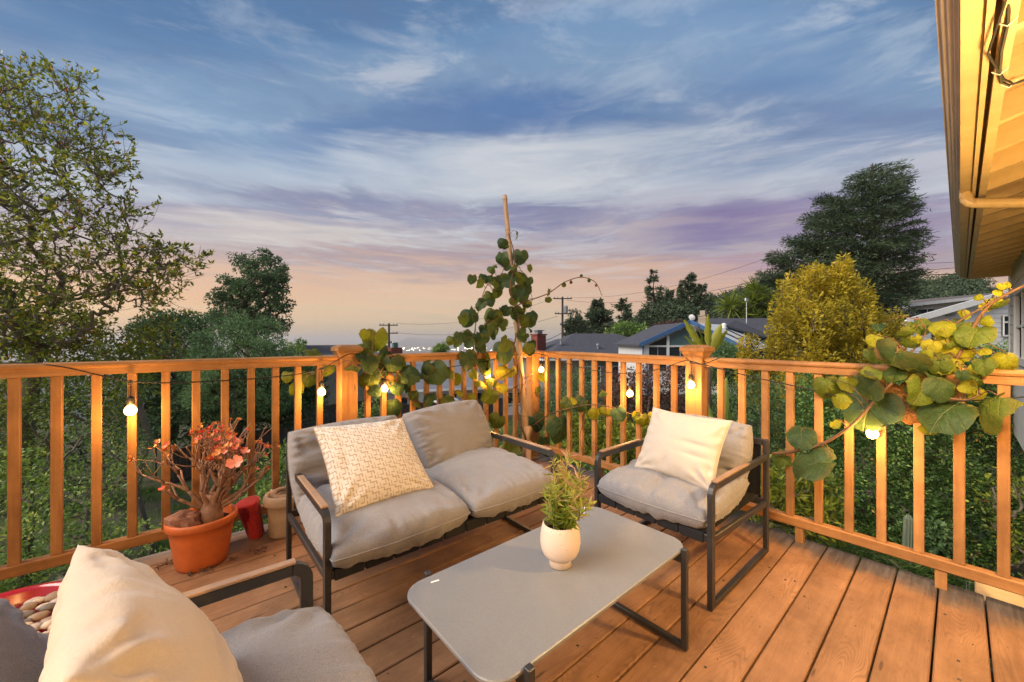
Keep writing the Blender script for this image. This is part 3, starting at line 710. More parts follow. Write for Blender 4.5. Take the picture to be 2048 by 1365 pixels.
# ------------------------------------------------------------------ cushions
def cushion(name, cs, t, mat_, parent=None, p=.38, pinch=.0, res=56, seed=0, wr=.010, crease=(), sagz=0, belly=0, pattern=None, seam=True, puff=1.0, label=None):
    """cs: four world corners (top left, top right, bottom right, bottom left seen from the side of the normal); t thickness"""
    A, B, Cc, D = [Vector(c) for c in cs]
    nrm = (D-A).cross(B-A).normalized(); w_ = (B-A).length; h_ = (D-A).length
    n = res; verts = []; idx = {}
    def surf(i, j, side):
        u = -1+2*i/n; v = -1+2*j/n
        # gentle squircle: rounded corners for box cushions, pulled corners for scatter cushions
        if pinch >= 0:
            uu = u*(1-pinch*(1-v*v)*abs(u)**2); vv = v*(1-pinch*(1-u*u)*abs(v)**2)
        else:
            k = -pinch; uu = u*math.sqrt(max(0, 1-k*v*v/2)); vv = v*math.sqrt(max(0, 1-k*u*u/2))
        P_ = A.lerp(B, (uu+1)/2).lerp(D.lerp(Cc, (uu+1)/2), (vv+1)/2)
        e = max(0, (1-u*u)*(1-v*v)); hgt = t/2*puff*e**p
        du, dv = 1-abs(u), 1-abs(v)
        q = Vector((u*w_*2.2+seed, v*h_*2.2, side*3+seed*1.7))
        hgt += (noise.noise(q*1.1)*.8+noise.noise(q*2.9)*.3)*wr*1.1*min(1, e*6)
        # gathers running in from the seams
        g1 = noise.noise(Vector((v*w_*13+seed, du*2.4, side*5.))) * math.exp(-du*4.2)
        g2 = noise.noise(Vector((u*w_*13+seed*2, dv*2.4, side*7.+9))) * math.exp(-dv*4.2)
        hgt += (g1+g2)*wr*2.4*min(1, e*14)
        # soft diagonal pull lines from the corners
        for cu, cv in ((1, 1), (-1, 1), (1, -1), (-1, -1)):
            rr = math.hypot(u-cu, v-cv); an = math.atan2(v-cv, u-cu)
            hgt += math.sin(an*11+seed+cu*2+cv)*wr*.9*math.exp(-((rr-.42)/.28)**2)*min(1, e*8)
        for cu, cv, ru, rv, dep in crease:
            d2 = ((u-cu)/ru)**2+((v-cv)/rv)**2; hgt -= dep*math.exp(-d2)*(1 if side > 0 else .3)
        if belly: P_ = P_+Vector((0, 0, -1))*belly*(1-u*u)*(1-abs(v))
        eo = noise.noise(Vector((u*2.1+seed, v*2.1, 4)))*wr*.35
        return P_+nrm*(side*max(hgt, .002)+eo)+Vector((0, 0, -sagz*(u*u*v*v)))
    for side in (1, -1):
        for j in range(n+1):
            for i in range(n+1):
                if side == -1 and (i in (0, n) or j in (0, n)): idx[(side, i, j)] = idx[(1, i, j)]; continue
                idx[(side, i, j)] = len(verts)
                verts.append(surf(i, j, side if not (i in (0, n) or j in (0, n)) else 0))
    faces, tn = [], []
    for side in (1, -1):
        for j in range(n):
            for i in range(n):
                f = (idx[(side, i, j)], idx[(side, i, j+1)], idx[(side, i+1, j+1)], idx[(side, i+1, j)])
                faces.append(f if side > 0 else f[::-1]); tn.append(pattern(i, j) if pattern and side > 0 else 0.)
    faces = [f if len(set(f)) > 3 else tuple(dict.fromkeys(f)) for f in faces]
    o = mesh_np(name, verts, np.array(faces) if all(len(f) == 4 for f in faces) else faces, mat_, parent, smooth=True, tone=tn if pattern else None)
    if label: o['label'] = label
    if seam:
        ring = [idx[(1, i, 0)] for i in range(0, n)]+[idx[(1, n, j)] for j in range(0, n)]+[idx[(1, i, n)] for i in range(n, 0, -1)]+[idx[(1, 0, j)] for j in range(n, 0, -1)]
        sm = MB(); pts = [Vector(verts[k]) for k in ring]; sm.tube(pts+[pts[0]], .0026 if mat_ is not M['cream'] else .0012, 5, cap=False)
        so = sm.build('seam', mat_, o, smooth=True)
    return o

# ------------------------------------------------------------------ metal framed lounge seats
def seat(name, label, cx, cy, rot, w_, d_, nstrap, group):
    e = empty(name, (cx, cy, 0), rot); tag(e, label, 'sofa' if w_ > 1 else 'armchair', group)
    Mx = MW[e.name]; hw, hd = w_/2, d_/2; T = .022; Wd = .032
    def L(x, y, z): return Mx @ Vector((x, y, z))
    def part(nm, mt, segs, par=e, bev=.0025):
        mb = MB()
        for p, q, a, b in segs: mb.bar(L(*p), L(*q), a, b, up=(0, 0, 1) if abs(p[2]-q[2]) < 1e-3 else Mx.to_3x3() @ Vector((0, 1, 0)), bev=bev)
        return mb.build(nm, mt, par)
    for sx in (-1, 1):
        x = sx*(hw-T/2)
        # front leg with its rounded shoulder, as swept flat bar
        def sweep(nm, path):
            mb = MB(); vs = []; n = len(path)
            for i, (y, z) in enumerate(path):
                a = path[max(0, i-1)]; b = path[min(n-1, i+1)]; ty, tz = b[0]-a[0], b[1]-a[1]; l = math.hypot(ty, tz); ny, nz_ = -tz/l, ty/l
                for ox, k in ((-T/2, -Wd/2), (T/2, -Wd/2), (T/2, Wd/2), (-T/2, Wd/2)): vs.append(L(x+ox, y+ny*k, z+nz_*k))
            fs = [(i*4+k, i*4+(k+1) % 4, i*4+4+(k+1) % 4, i*4+4+k) for i in range(n-1) for k in range(4)]+[(3, 2, 1, 0), (4*n-4, 4*n-3, 4*n-2, 4*n-1)]
            mb.add(vs, fs); return mb.build(nm, M['metal'], e)
        yf = -hd+Wd/2; zt = .555-Wd/2; r = .035
        arc = [(yf+r-r*math.cos(math.pi/2*k/6), zt-r+r*math.sin(math.pi/2*k/6)) for k in range(7)]
        sweep('leg', [(yf, .004), (yf, zt-r-.001)]+arc)
        arm = part('arm', M['metal'], [((x, yf+r+.001, zt), (x, hd-Wd-.001, zt), T, Wd)])
        part('armrest', M['armwood'], [((x, yf+r*.8, zt+Wd/2+.005), (x, hd-.30, zt+Wd/2+.005), T+.004, .009)], arm, .002)
        part('leg', M['metal'], [((x, hd-Wd/2, .004), (x, hd-Wd/2, .636), T, Wd)])
        part('floor_bar', M['metal'], [((x, yf+Wd/2+.001, .017), (x, hd-Wd-.001, .017), T, .026)])
        part('side_rail', M['metal'], [((x, yf+Wd/2+.001, .31), (x, hd-Wd-.001, .28), T*.9, .03)])
    for y, z, nm in ((-hd+Wd/2, .312, 'seat_rail'), (hd-Wd/2, .28, 'seat_rail'), (hd-Wd/2, .618, 'back_rail')):
        rl = part(nm, M['metal'], [((-hw+T, y, z), (hw-T, y, z), .022, .034)])
    n = nstrap; pitch = (w_-2*T-.02)/n
    for i in range(n):
        xa = -hw+T+.012+i*pitch
        q = M['strap']; mb = MB()
        for (a, b, c_, d2) in [(-hd-.003, -hd+.036, .291, .334)]:
            vs = Mx @ Matrix.Translation((0, 0, 0)); mb.box(xa, xa+pitch-.008, a, b, c_, d2, Mx, bev=.003)
        mb.box(xa+.002, xa+pitch-.010, -hd+.037, hd-.036, .318, .322, Mx); mb.build('strap', q, e)
        mb = MB(); mb.box(xa+.002, xa+pitch-.010, hd-.014, hd-.010, .30, .60, Mx); mb.build('back_strap', q, e)
    return e
sofa = seat('garden_sofa', 'two seat garden sofa with charcoal frame and grey cushions along the left railing', 1.035, 1.912, R(-1.2), 1.235, .78, 10, 'metal framed lounge seats')
chair = seat('armchair', 'grey cushioned armchair with charcoal frame in front of the right railing', 2.148, 1.026, R(-90.6), .64, .745, 5, 'metal framed lounge seats')
chair2 = seat('armchair', 'near grey cushioned armchair cut off at the bottom left corner of the photo', -.083, .955, R(88.2), .64, .745, 5, 'metal framed lounge seats')
# sofa cushions
cushion('seat_cushion', [(.425, 2.20, .40), (1.035, 2.19, .405), (1.055, 1.48, .385), (.41, 1.49, .378)], .205, M['grey'], sofa, p=.24, pinch=-.22, seed=1, wr=.009, crease=[(-.2, -.45, .12, .35, .012), (.35, .75, .5, .1, .006), (-.72, .8, .16, .16, .008)])
cushion('seat_cushion', [(1.05, 2.21, .41), (1.625, 2.18, .415), (1.65, 1.47, .39), (1.045, 1.475, .385)], .205, M['grey'], sofa, p=.24, pinch=-.22, seed=5, wr=.009, crease=[(.2, .5, .08, .4, .012), (-.7, .7, .15, .2, .02)])
cushion('back_cushion', [(.395, 2.20, .745), (1.00, 2.22, .755), (1.03, 2.10, .37), (.42, 2.08, .35)], .20, M['grey'], sofa, p=.22, pinch=-.24, seed=8, wr=.010, crease=[(-.75, -.45, .3, .12, .010), (-.75, .1, .3, .1, .008)])
cushion('back_cushion', [(.985, 2.16, .765), (1.60, 2.26, .775), (1.66, 2.12, .40), (1.06, 1.99, .42)], .20, M['grey'], sofa, p=.22, pinch=-.24, seed=12, wr=.008)
# armchair cushions
cushion('seat_cushion', [(2.42, 1.315, .40), (2.41, .745, .405), (1.745, .725, .39), (1.74, 1.335, .385)], .205, M['grey'], chair, p=.24, pinch=-.22, seed=21, wr=.010, crease=[(.1, .62, .09, .42, .022), (.85, .5, .1, .4, .015)])
bc = cushion('back_cushion', [(2.44, 1.325, .72), (2.44, .745, .725), (2.30, .755, .375), (2.29, 1.325, .375)], .22, M['grey'], chair, p=.22, pinch=-.26, seed=25, wr=.009, crease=[(.6, -.5, .2, .1, .010)])
# near armchair cushions
cushion('seat_cushion', [(-.37, .64, .40), (-.38, 1.27, .40), (.335, 1.265, .385), (.365, .63, .385)], .20, M['grey'], chair2, p=.30, pinch=-.10, seed=31, wr=.008, crease=[(.5, .1, .25, .3, .02), (.1, .3, .3, .1, .012)])
cushion('back_cushion', [(-.33, .64, .73), (-.36, 1.275, .735), (-.17, 1.28, .36), (-.17, .65, .36)], .20, M['grey'], chair2, p=.32, pinch=-.15, seed=35, wr=.012)
# scatter cushions
cp1 = cushion('cream_pillow', [(2.117, 1.182, .800), (2.135, .757, .785), (1.925, .765, .465), (1.95, 1.205, .475)], .17, M['cream'], None, p=.50, pinch=.075, seed=41, wr=.006, res=64, crease=[(.45, -.05, .3, .07, .012), (.5, .25, .3, .06, .008), (-.15, .7, .1, .2, .01)])
tag(cp1, 'plain cream square pillow leaning in the armchair by the right railing', 'pillow', 'scatter pillows on the seats')
cp2 = cushion('cream_pillow', [(-.105, .700, .790), (-.150, 1.125, .800), (.060, 1.120, .440), (.085, .680, .440)], .17, M['cream'], None, p=.46, pinch=.06, seed=46, wr=.008, res=72, seam=False, crease=[(.55, -.5, .12, .5, .008), (.3, -.3, .1, .6, .006), (.0, .1, .5, .08, .01), (.1, .45, .5, .09, .012)])
tag(cp2, 'large plain cream pillow on the near armchair at the bottom left of the photo', 'pillow', 'scatter pillows on the seats')
_seg = set()
def _ln(x0, y0, x1, y1):
    for a_ in range(min(x0, x1), max(x0, x1)+1):
        for b_ in range(min(y0, y1), max(y0, y1)+1): _seg.add((a_ % 12, b_ % 12))
for a_, b_, c_, d_ in ((0, 0, 6, 0), (3, 0, 3, 6), (6, 9, 12, 9), (9, 3, 9, 9), (0, -3, 0, 0), (6, 0, 6, 3), (0, 6, 3, 6), (6, 6, 6, 9)): _ln(a_, b_, c_, d_)   # interlocking T bars with hooks
def pat(i, j):
    return 0. if (int(i/1.5) % 12, int(j/1.5) % 12) in _seg else 1.
mk = bpy.data.materials.new('fret patterned cloth'); mk.use_nodes = True; t = NT(mk.node_tree)
a = t.new('ShaderNodeAttribute'); a.attribute_name = 'tone'
t.put(t.n['Principled BSDF'].inputs['Base Color'], t.mix(a.outputs['Fac'], (.40, .32, .24), (.62, .57, .51)))
t.n['Principled BSDF'].inputs['Roughness'].default_value = .9; t.n['Principled BSDF'].inputs['Specular IOR Level'].default_value = .15
pp = cushion('patterned_pillow', [(.468, 1.945, .795), (.880, 1.895, .790), (.955, 1.690, .465), (.490, 1.680, .462)], .16, mk, None, p=.48, pinch=.06, seed=51, wr=.006, res=160, pattern=pat, crease=[(-.6, -.1, .1, .3, .008)])
tag(pp, 'cream and tan fret patterned square pillow on the left half of the sofa', 'pillow', 'scatter pillows on the seats')

# ------------------------------------------------------------------ coffee table
tb = empty('coffee_table', (1.045, .948, 0)); tag(tb, 'low rectangular coffee table with grey sandy top and charcoal sled legs', 'table')
TX0, TX1, TY0, TY1, TZ = .545, 1.548, .705, 1.195, .385
def rrect(x0, x1, y0, y1, r, n=8):
    out = []
    for cx, cy, a0 in ((x1-r, y1-r, 0), (x0+r, y1-r, 90), (x0+r, y0+r, 180), (x1-r, y0+r, 270)):
        for k in range(n+1): a = R(a0+90*k/n); out.append((cx+r*math.cos(a), cy+r*math.sin(a)))
    return out
o1 = rrect(TX0, TX1, TY0, TY1, .075); o2 = rrect(TX0+.003, TX1-.003, TY0+.003, TY1-.003, .072); n = len(o1)
mb = MB(); mb.add([(x, y, TZ-.014) for x, y in o2]+[(x, y, TZ-.011) for x, y in o1]+[(x, y, TZ-.003) for x, y in o1]+[(x, y, TZ) for x, y in o2],
    [tuple(range(n-1, -1, -1)), tuple(range(3*n, 4*n))]+[(k*n+i, k*n+(i+1) % n, (k+1)*n+(i+1) % n, (k+1)*n+i) for k in range(3) for i in range(n)])
top = mb.build('tabletop', M['table'], tb)
for x in (.655, 1.478):
    MB().bar((x, .694, .004), (x, .694, .392), .022, .022, up=(0, 1, 0), bev=.002).build('leg', M['metal'], tb)
    MB().bar((x, 1.206, .004), (x, 1.206, .392), .022, .022, up=(0, 1, 0), bev=.002).build('leg', M['metal'], tb)
    MB().bar((x, .706, .015), (x, 1.194, .015), .022, .022, bev=.002).build('floor_bar', M['metal'], tb)
    MB().bar((x, .706, .352), (x, 1.194, .352), .022, .034, bev=.002).build('cross_bar', M['metal'], tb)
MB().bar((.667, .95, .352), (1.466, .95, .352), .022, .03, bev=.002).build('spine_bar', M['metal'], tb)
st = MB(); q = atz(870, 1163.5, TZ); q2 = atz(1160, 1021, TZ)
Ms = Matrix.Translation((q.x, q.y, TZ+.0006)) @ Matrix.Rotation(R(-12), 4, 'Z'); st.box(-.014, .014, -.0035, .0035, 0, .0008, Ms); st.build('sticker', M['label'], tb)
cd = MB(); Mc = Matrix.Translation((q2.x+.01, q2.y, TZ+.0006)) @ Matrix.Rotation(R(35), 4, 'Z'); cd.box(-.04, .04, -.018, .018, 0, .0015, Mc)
tag(cd.build('card', M['label']), 'small white card lying on the far corner of the coffee table behind the plant', 'card')
# vase with its speckled glaze
mv = mat('speckled cream glaze', (.66, .53, .43), .5, .4, var=.05); t = NT(mv.node_tree); bs = t.n['Principled BSDF']; oc = t.new('ShaderNodeTexCoord').outputs['Object']
f = t.noise(oc, 150, 2, .6); f2 = t.noise(oc, 26, 2, .5)
t.put(bs.inputs['Base Color'], t.mix(t.math('MULTIPLY', t.mapr(f, .68, .72), t.mapr(f2, .45, .55)), (.68, .55, .45), (.22, .15, .11)))
VX, VY = 1.045, .945
vz = empty('plant_vase', (VX, VY, TZ)); tag(vz, 'cream speckled footed vase with a spiky green plant on the coffee table', 'vase')
mb = MB(); mb.lathe((VX, VY, TZ+.0008), [(.036, 0), (.0405, .002), (.0400, .024), (.041, .028), (.052, .033), (.062, .044), (.069, .062), (.0725, .085), (.0715, .11), (.067, .135), (.0625, .150), (.060, .1525), (.0575, .150), (.060, .12), (.05, .10)], 40); mb.build('vessel', mv, vz, smooth=True)
mb = MB(); mb.lathe((VX, VY, TZ+.118), [(.001, .004), (.03, .006), (.0585, 0), (.04, -.002)], 24); mb.build('soil', M['soil'], vz)
stems = []; LP, LD, LT = [], [], []
for k in range(26):
    a = random.uniform(0, 6.283); tilt = random.uniform(.02, .6) if k > 2 else .05; Ls = random.uniform(.13, .24) if k > 3 else random.uniform(.24, .30)
    p = Vector((VX+math.cos(a)*.022, VY+math.sin(a)*.022, TZ+.12)); d = Vector((math.cos(a)*math.sin(tilt), math.sin(a)*math.sin(tilt), math.cos(tilt)))
    pts = []
    for s_ in range(7):
        f = s_/6; pts.append(p+d*Ls*f+Vector((math.cos(a), math.sin(a), 0))*.05*f*f*tilt)
    stems.append((pts, [.0022-.0002*i for i in range(7)]))
    for s_ in range(44):
        f = random.uniform(.12, 1); i = min(5, int(f*6)); q = pts[i].lerp(pts[i+1], f*6-i)
        an = random.uniform(0, 6.283); dd = Vector((math.cos(an), math.sin(an), random.uniform(.25, 1.2)))
        LP.append(q); LD.append(dd); LT.append(min(1, max(0, random.gauss(.32+.42*f, .18)+(.25 if k < 6 and f > .5 else 0))))
tubes_obj('plant_stem', stems, M['vinegreen'], vz, 5, 5, 1)
leaves('plant_leaves', np.array(LP), LM['potplant'], vz, .040, .20, tone=np.array(LT), dirs=np.array(LD))

# ------------------------------------------------------------------ pots along the left railing
PX, PY = .095, 2.66
pot = empty('potted_succulent', (PX, PY, 0)); tag(pot, 'orange plastic pot holding a branching succulent with red rosettes by the left railing', 'potted plant')
mb = MB(); mb.lathe((PX, PY, .001), [(.098, 0), (.108, .004), (.115, .03), (.135, .17), (.140, .212), (.150, .216), (.155, .222), (.155, .248), (.150, .256), (.142, .256), (.137, .246), (.13, .20), (.12, .19)], 48); mb.build('pot', M['terra'], pot, smooth=True)
mb = MB(); mb.lathe((PX, PY, .205), [(.001, .012), (.07, .015), (.132, .006), (.12, -.01)], 30); mb.build('soil', M['soil'], pot)
def rock(name, c, r, mat_, parent, seed, sc=(1, 1, 1), res=9, ang=.28):
    vs, fs = [], []; n = res*2
    for i in range(res+1):
        th = math.pi*i/res
        for k in range(n):
            ph = 2*math.pi*k/n; d = Vector((math.sin(th)*math.cos(ph)*sc[0], math.sin(th)*math.sin(ph)*sc[1], math.cos(th)*sc[2]))
            q = 1+ang*noise.noise(d*1.4+Vector((seed, 0, 0)))+ang*.5*noise.cell(d*1.7+Vector((seed, 3, 0)))
            vs.append(Vector(c)+d*r*q)
    fs = [(i*n+k, (i+1)*n+k, (i+1)*n+(k+1) % n, i*n+(k+1) % n) for i in range(res) for k in range(n)]
    return mesh_np(name, vs, fs, mat_, parent)
rock('rock', (PX-.075, PY-.035, .255), .068, M['rock'], pot, 3.3, (1.15, .8, .85))
# succulent branches
random.seed(21)
tips = []; tubes = []
def branch(p, d, L, r, depth):
    n = 5; pts = [Vector(p)]; d = Vector(d).normalized()
    bend = Vector((random.uniform(-1, 1), random.uniform(-1, 1), random.uniform(-.3, .5)))*.4
    for i in range(n):
        d = (d+bend*(.22)+Vector((random.gauss(0, .10), random.gauss(0, .10), random.gauss(0, .08)+.075))).normalized(); pts.append(pts[-1]+d*L/n)
    r1_ = r*.66 if depth else r*.8
    tubes.append((pts, [r*(1-(1-r1_/r)*i/n) for i in range(n+1)]))
    if depth == 0: tips.append((pts[-1], d, r1_)); return
    k = random.choice([2, 2, 3])
    for i in range(k):
        ax = Vector((random.gauss(0, 1), random.gauss(0, 1), random.gauss(0, .55)+.15)); dd = (d+ax*.50).normalized()
        branch(pts[-1], dd, L*random.uniform(.72, .98), r1_*random.uniform(.75, .92), depth-1)
c0 = Vector((PX+.035, PY+.0, .20))
mb = MB(); mb.tube([c0, c0+Vector((0, 0, .05)), c0+Vector((.005, 0, .11)), c0+Vector((.01, 0, .16))], [.062, .055, .045, .032], 12)
mb.build('caudex', M['stem'], pot, smooth=True)
for k in range(17):
    a = k*.571+random.uniform(-.2, .2); lean = random.uniform(.25, 1.15)
    rt = UX*math.cos(a)  # fan of branches, fuller towards the sofa
    d = Vector((math.cos(a)*lean*.8+.42, math.sin(a)*lean*.8-.1, 1))
    branch(c0+Vector((math.cos(a)*.025, math.sin(a)*.02, .08)), d, random.uniform(.12, .155), random.uniform(.009, .016), 2 if k % 4 == 3 else 3)
branch(c0+Vector((-.04, 0, .09)), (-1.0, .15, .8), .12, .011, 1); branch(c0+Vector((.03, .0, .07)), (1.0, -.5, .35), .17, .012, 2)
for pts, rs in tubes:
    mb = MB(); mb.tube(pts, rs, 7); 
    if max(rs) > .0088: mb.build('stem', M['stem'], pot, smooth=True)
mb = MB()
for pts, rs in tubes:
    if max(rs) <= .0088: mb.tube(pts, rs, 6)
mb.build('twigs', M['stem'], pot, smooth=True, kind='stuff')
def petal_mesh(nm, n, L, W_, up, mat_):
    vs, fs = [], []
    for k in range(n):
        a = 2*math.pi*k/n+random.uniform(-.3, .3); l = L*random.uniform(.75, 1.1); u_ = Vector((math.cos(a), math.sin(a), 0)); s_ = Vector((-math.sin(a), math.cos(a), 0)); upk = up*random.uniform(.6, 1.3)
        b = len(vs)
        for f, wd, hh in ((.05, .15, 0), (.4, .75, .25), (.8, 1, .65), (1.05, .45, 1.0)):
            c_ = u_*l*f+Vector((0, 0, 1))*upk*L*hh
            vs += [c_-s_*W_*wd/2, c_-Vector((0, 0, 1))*.002, c_+s_*W_*wd/2]
        for i in range(3):
            for j in range(2): q = b+i*3+j; fs.append((q, q+1, q+4, q+3))
    me = bpy.data.meshes.new(nm); me.from_pydata([tuple(v) for v in vs], [], fs); me.shade_smooth(); me.materials.append(mat_); return me
pm = [mat('rosette orange', (.60, .13, .03), .45, .4, col2=(.55, .26, .04), vscale=60), mat('rosette red', (.62, .045, .03), .45, .4, col2=(.6, .13, .05), vscale=60), mat('rosette coral', (.72, .17, .12), .45, .4, col2=(.7, .3, .16), vscale=60)]
pms = [petal_mesh('rosette', random.choice([4, 5, 6]), .0175, .014, random.uniform(.3, .9), pm[[0, 1, 0, 1, 0, 1, 2, 0, 1][i]]) for i in range(9)]
random.shuffle(tips)
for (p, d, r_) in tips[:110]:
    me = random.choice(pms[:]); o = bpy.data.objects.new('rosette', me); C.objects.link(o)
    q = Vector(d).to_track_quat('Z', 'Y').to_matrix().to_4x4(); s_ = random.uniform(.7, 1.25)
    place(o, Matrix.Translation(p) @ q @ Matrix.Rotation(random.uniform(0, 6), 4, 'Z') @ Matrix.Scale(s_, 4), pot)
me = petal_mesh('rosette', 7, .034, .024, .35, pm[2]); o = bpy.data.objects.new('rosette', me); C.objects.link(o)
big = atd(470, 925, 1.88); place(o, Matrix.Translation(big) @ Vector((-.3, -.8, .5)).to_track_quat('Z', 'Y').to_matrix().to_4x4(), pot); o['label'] = 'large pink coral rosette'
# yarn cone, leaning
Mc = Matrix.Translation((.358, 2.80, .004)) @ Matrix.Rotation(R(8), 4, 'X') @ Matrix.Rotation(R(-12), 4, 'Y')
yc = empty('yarn_cone', (.358, 2.80, .0)); tag(yc, 'tall cone of glossy red yarn standing between the orange pot and the bucket', 'yarn')
mb = MB(); mb.lathe((0, 0, 0), [(.036, 0), (.040, .006), (.058, .225), (.060, .236), (.05, .240), (.02, .241)], 26, M=Mc); mb.build('core', M['yarn'], yc)
mb = MB(); pts = []
for i in range(1500):
    f = i/1500; zz = .008+.225*abs(((f*17) % 2)-1); rr = .041+(.060-.041)*zz/.235; a = i*.42; pts.append(Mc @ Vector((rr*math.cos(a), rr*math.sin(a), zz)))
mb.tube(pts, .0016, 3, cap=False); mb.build('yarn_windings', M['yarn'], yc, smooth=True, kind='stuff')
# thin pale board behind it, bucket with rope
bd = MB().box(.437, .450, 2.80, 2.87, .004, .245, bev=.002).build('pale_board', M['bucket']); tag(bd, 'thin pale board standing upright between the red yarn cone and the bucket', 'board')
BX, BY = .492, 2.735
bk = empty('bucket', (BX, BY, 0)); tag(bk, 'off white plastic bucket with folded rim behind the left end of the sofa', 'bucket')
mb = MB(); mb.lathe((BX, BY, .002), [(.074, 0), (.080, .004), (.086, .14), (.092, .19), (.106, .193), (.110, .20), (.110, .235), (.102, .25), (.092, .25), (.088, .24), (.082, .12), (.05, .11)], 36); mb.build('body', M['bucket'], bk, smooth=True)
rp = MB(); pts = [(BX+(.062-.008*math.sin(i*.9))*math.cos(i*.42), BY+(.062-.008*math.cos(i*.7))*math.sin(i*.42), .205+i*.0009+.008*math.sin(i*.31)) for i in range(64)]
rp.tube(pts, .014, 8); tag(rp.build('coiled_rope', M['rope'], smooth=True), 'thick greyish rope coiled inside the off white bucket', 'rope')
# red glazed bowl with pebbles
QX, QY = -.52, 2.275
mb = MB(); mb.lathe((QX, QY, .002), [(.12, 0), (.16, .006), (.22, .06), (.255, .125), (.262, .15), (.270, .158), (.268, .168), (.255, .168), (.245, .155), (.235, .12), (.2, .075), (.05, .06)], 56)
bw = mb.build('red_bowl', M['redglaze'], smooth=True); tag(bw, 'wide red glazed bowl full of pebbles behind the near armchair, lower left', 'bowl')
random.seed(5); pk = []
for k in range(900):
    if len(pk) >= 70: break
    a = random.uniform(0, 6.283); rr = .215*math.sqrt(random.random()); p = (QX+rr*math.cos(a), QY+rr*math.sin(a)); s_ = random.uniform(.018, .032)
    if any(math.hypot(p[0]-q[0], p[1]-q[1]) < (s_+q[2])*.80 for q in pk): continue
    pk.append((p[0], p[1], s_))
    o = rock('pebble', (p[0], p[1], .118+s_*.45+random.uniform(0, .012)), s_, M['peb%d' % random.randrange(4)], None, k*1.7, (1.15, random.uniform(.7, 1), random.uniform(.5, .7)), 7, .10)
    o.data.shade_smooth(); tag(o, 'smooth rounded pebble among many lying in the red bowl', 'pebble', 'pebbles in the red bowl')
# dry litter on the boards
def litter(px, py, n, s_, label, seed):
    random.seed(seed); c_ = atz(px, py, 0); mb = MB()
    for k in range(n):
        a = random.uniform(0, 6.28); q = c_+(Vector((random.gauss(0, s_*.2), random.gauss(0, s_*.2), .004)) if n > 5 else Vector((0, 0, .004))); pts = []
        d = Vector((math.cos(a), math.sin(a), 0))
        for i in range(7): pts.append(q+Vector((0, 0, abs(math.sin(i*.9+k))*s_*.25))); d = Matrix.Rotation(random.gauss(0, .6), 3, 'Z') @ d; q = q+d*s_*.16
        mb.tube(pts, .0022, 5)
    tag(mb.build('dry_twigs', M['vine'], smooth=True), label, 'twigs', 'dry litter on the deck')
litter(405, 1142, 9, .07, 'dry curled twigs against the right foot of the orange pot', 2)
litter(376, 1150, 4, .05, 'dry curled twigs in front of the orange pot', 4)
litter(334, 1132, 5, .06, 'dry brown twig scraps left of the orange pot', 8)
litter(510, 1112, 4, .08, 'dark forked twig lying on the boards between pot and sofa', 11)
litter(460, 1122, 3, .04, 'small dry leaf scrap on the boards right of the orange pot', 15)
random.seed(77)
mb = MB()
for k in range(420):
    x, y = random.uniform(-1.2, 2.8), random.uniform(-.3, 2.9); s_ = random.choice([.003, .004, .005, .009]); a = random.uniform(0, 6.28)
    if (y-2.945) % .144 < .012: continue
    mb.frust(x, y, .0016, s_, .0016+s_*.35, s_*.6)
tag(mb.build('deck_debris', M['bark']), kind='stuff')

# ------------------------------------------------------------------ big round vine leaves
def vleafmat(name, c1, c2, vein, back=None):
    m = bpy.data.materials.new(name); m.use_nodes = True; t = NT(m.node_tree); bs = t.n['Principled BSDF']
    a = t.new('ShaderNodeAttribute'); a.attribute_name = 'lf'; u, v, _ = t.sep(a.outputs['Vector'])[:3]
    au = t.math('ABSOLUTE', u)
    mid = t.mapr(au, .0, .022, 1, 0, True)
    side = t.math('FRACT', t.math('MULTIPLY', t.math('SUBTRACT', v, t.math('MULTIPLY', au, .75)), 4.6))
    sv = t.math('MULTIPLY', t.mapr(t.math('ABSOLUTE', t.math('SUBTRACT', side, .5)), .5, .44, 1, 0, True), .75)
    vn = t.math('MAXIMUM', mid, sv)
    oi = t.new('ShaderNodeObjectInfo').outputs['Random']; oc = t.new('ShaderNodeTexCoord').outputs['Object']
    n1 = t.noise(oc, 18, 5, .6)
    c = t.mix(t.mapr(t.math('ADD', n1, t.math('MULTIPLY', t.math('SUBTRACT', oi, .5), .3)), .35, .68), c1, c2)
    c = t.mix(t.mapr(t.noise(oc, 34, 3, .7), .66, .74, 0, .6), c, (.10, .055, .02))
    edge = t.mapr(t.math('ADD', t.math('MULTIPLY', u, u), t.math('MULTIPLY', t.math('SUBTRACT', v, .5), t.math('SUBTRACT', v, .5))), .21, .27, 0, .35)
    c = t.mix(edge, c, (.16, .12, .02)); c = t.mix(vn, c, vein)
    t.put(bs.inputs['Base Color'], c); bs.inputs['Roughness'].default_value = .5; bs.inputs['Specular IOR Level'].default_value = .28
    b = t.new('ShaderNodeBump'); b.inputs['Strength'].default_value = .8; b.inputs['Distance'].default_value = .004
    t.put(b.inputs['Height'], t.math('ADD', t.math('MULTIPLY', vn, -1), n1)); t.l.new(b.outputs[0], bs.inputs['Normal'])
    tr = t.new('ShaderNodeBsdfTranslucent'); hs = t.new('ShaderNodeHueSaturation'); hs.inputs['Value'].default_value = 1.5; t.put(hs.inputs['Color'], c); t.l.new(hs.outputs[0], tr.inputs[0])
    mx = t.new('ShaderNodeMixShader'); mx.inputs[0].default_value = .34
    t.l.new(bs.outputs[0], mx.inputs[1]); t.l.new(tr.outputs[0], mx.inputs[2]); t.l.new(mx.outputs[0], t.n['Material Output'].inputs[0])
    return m
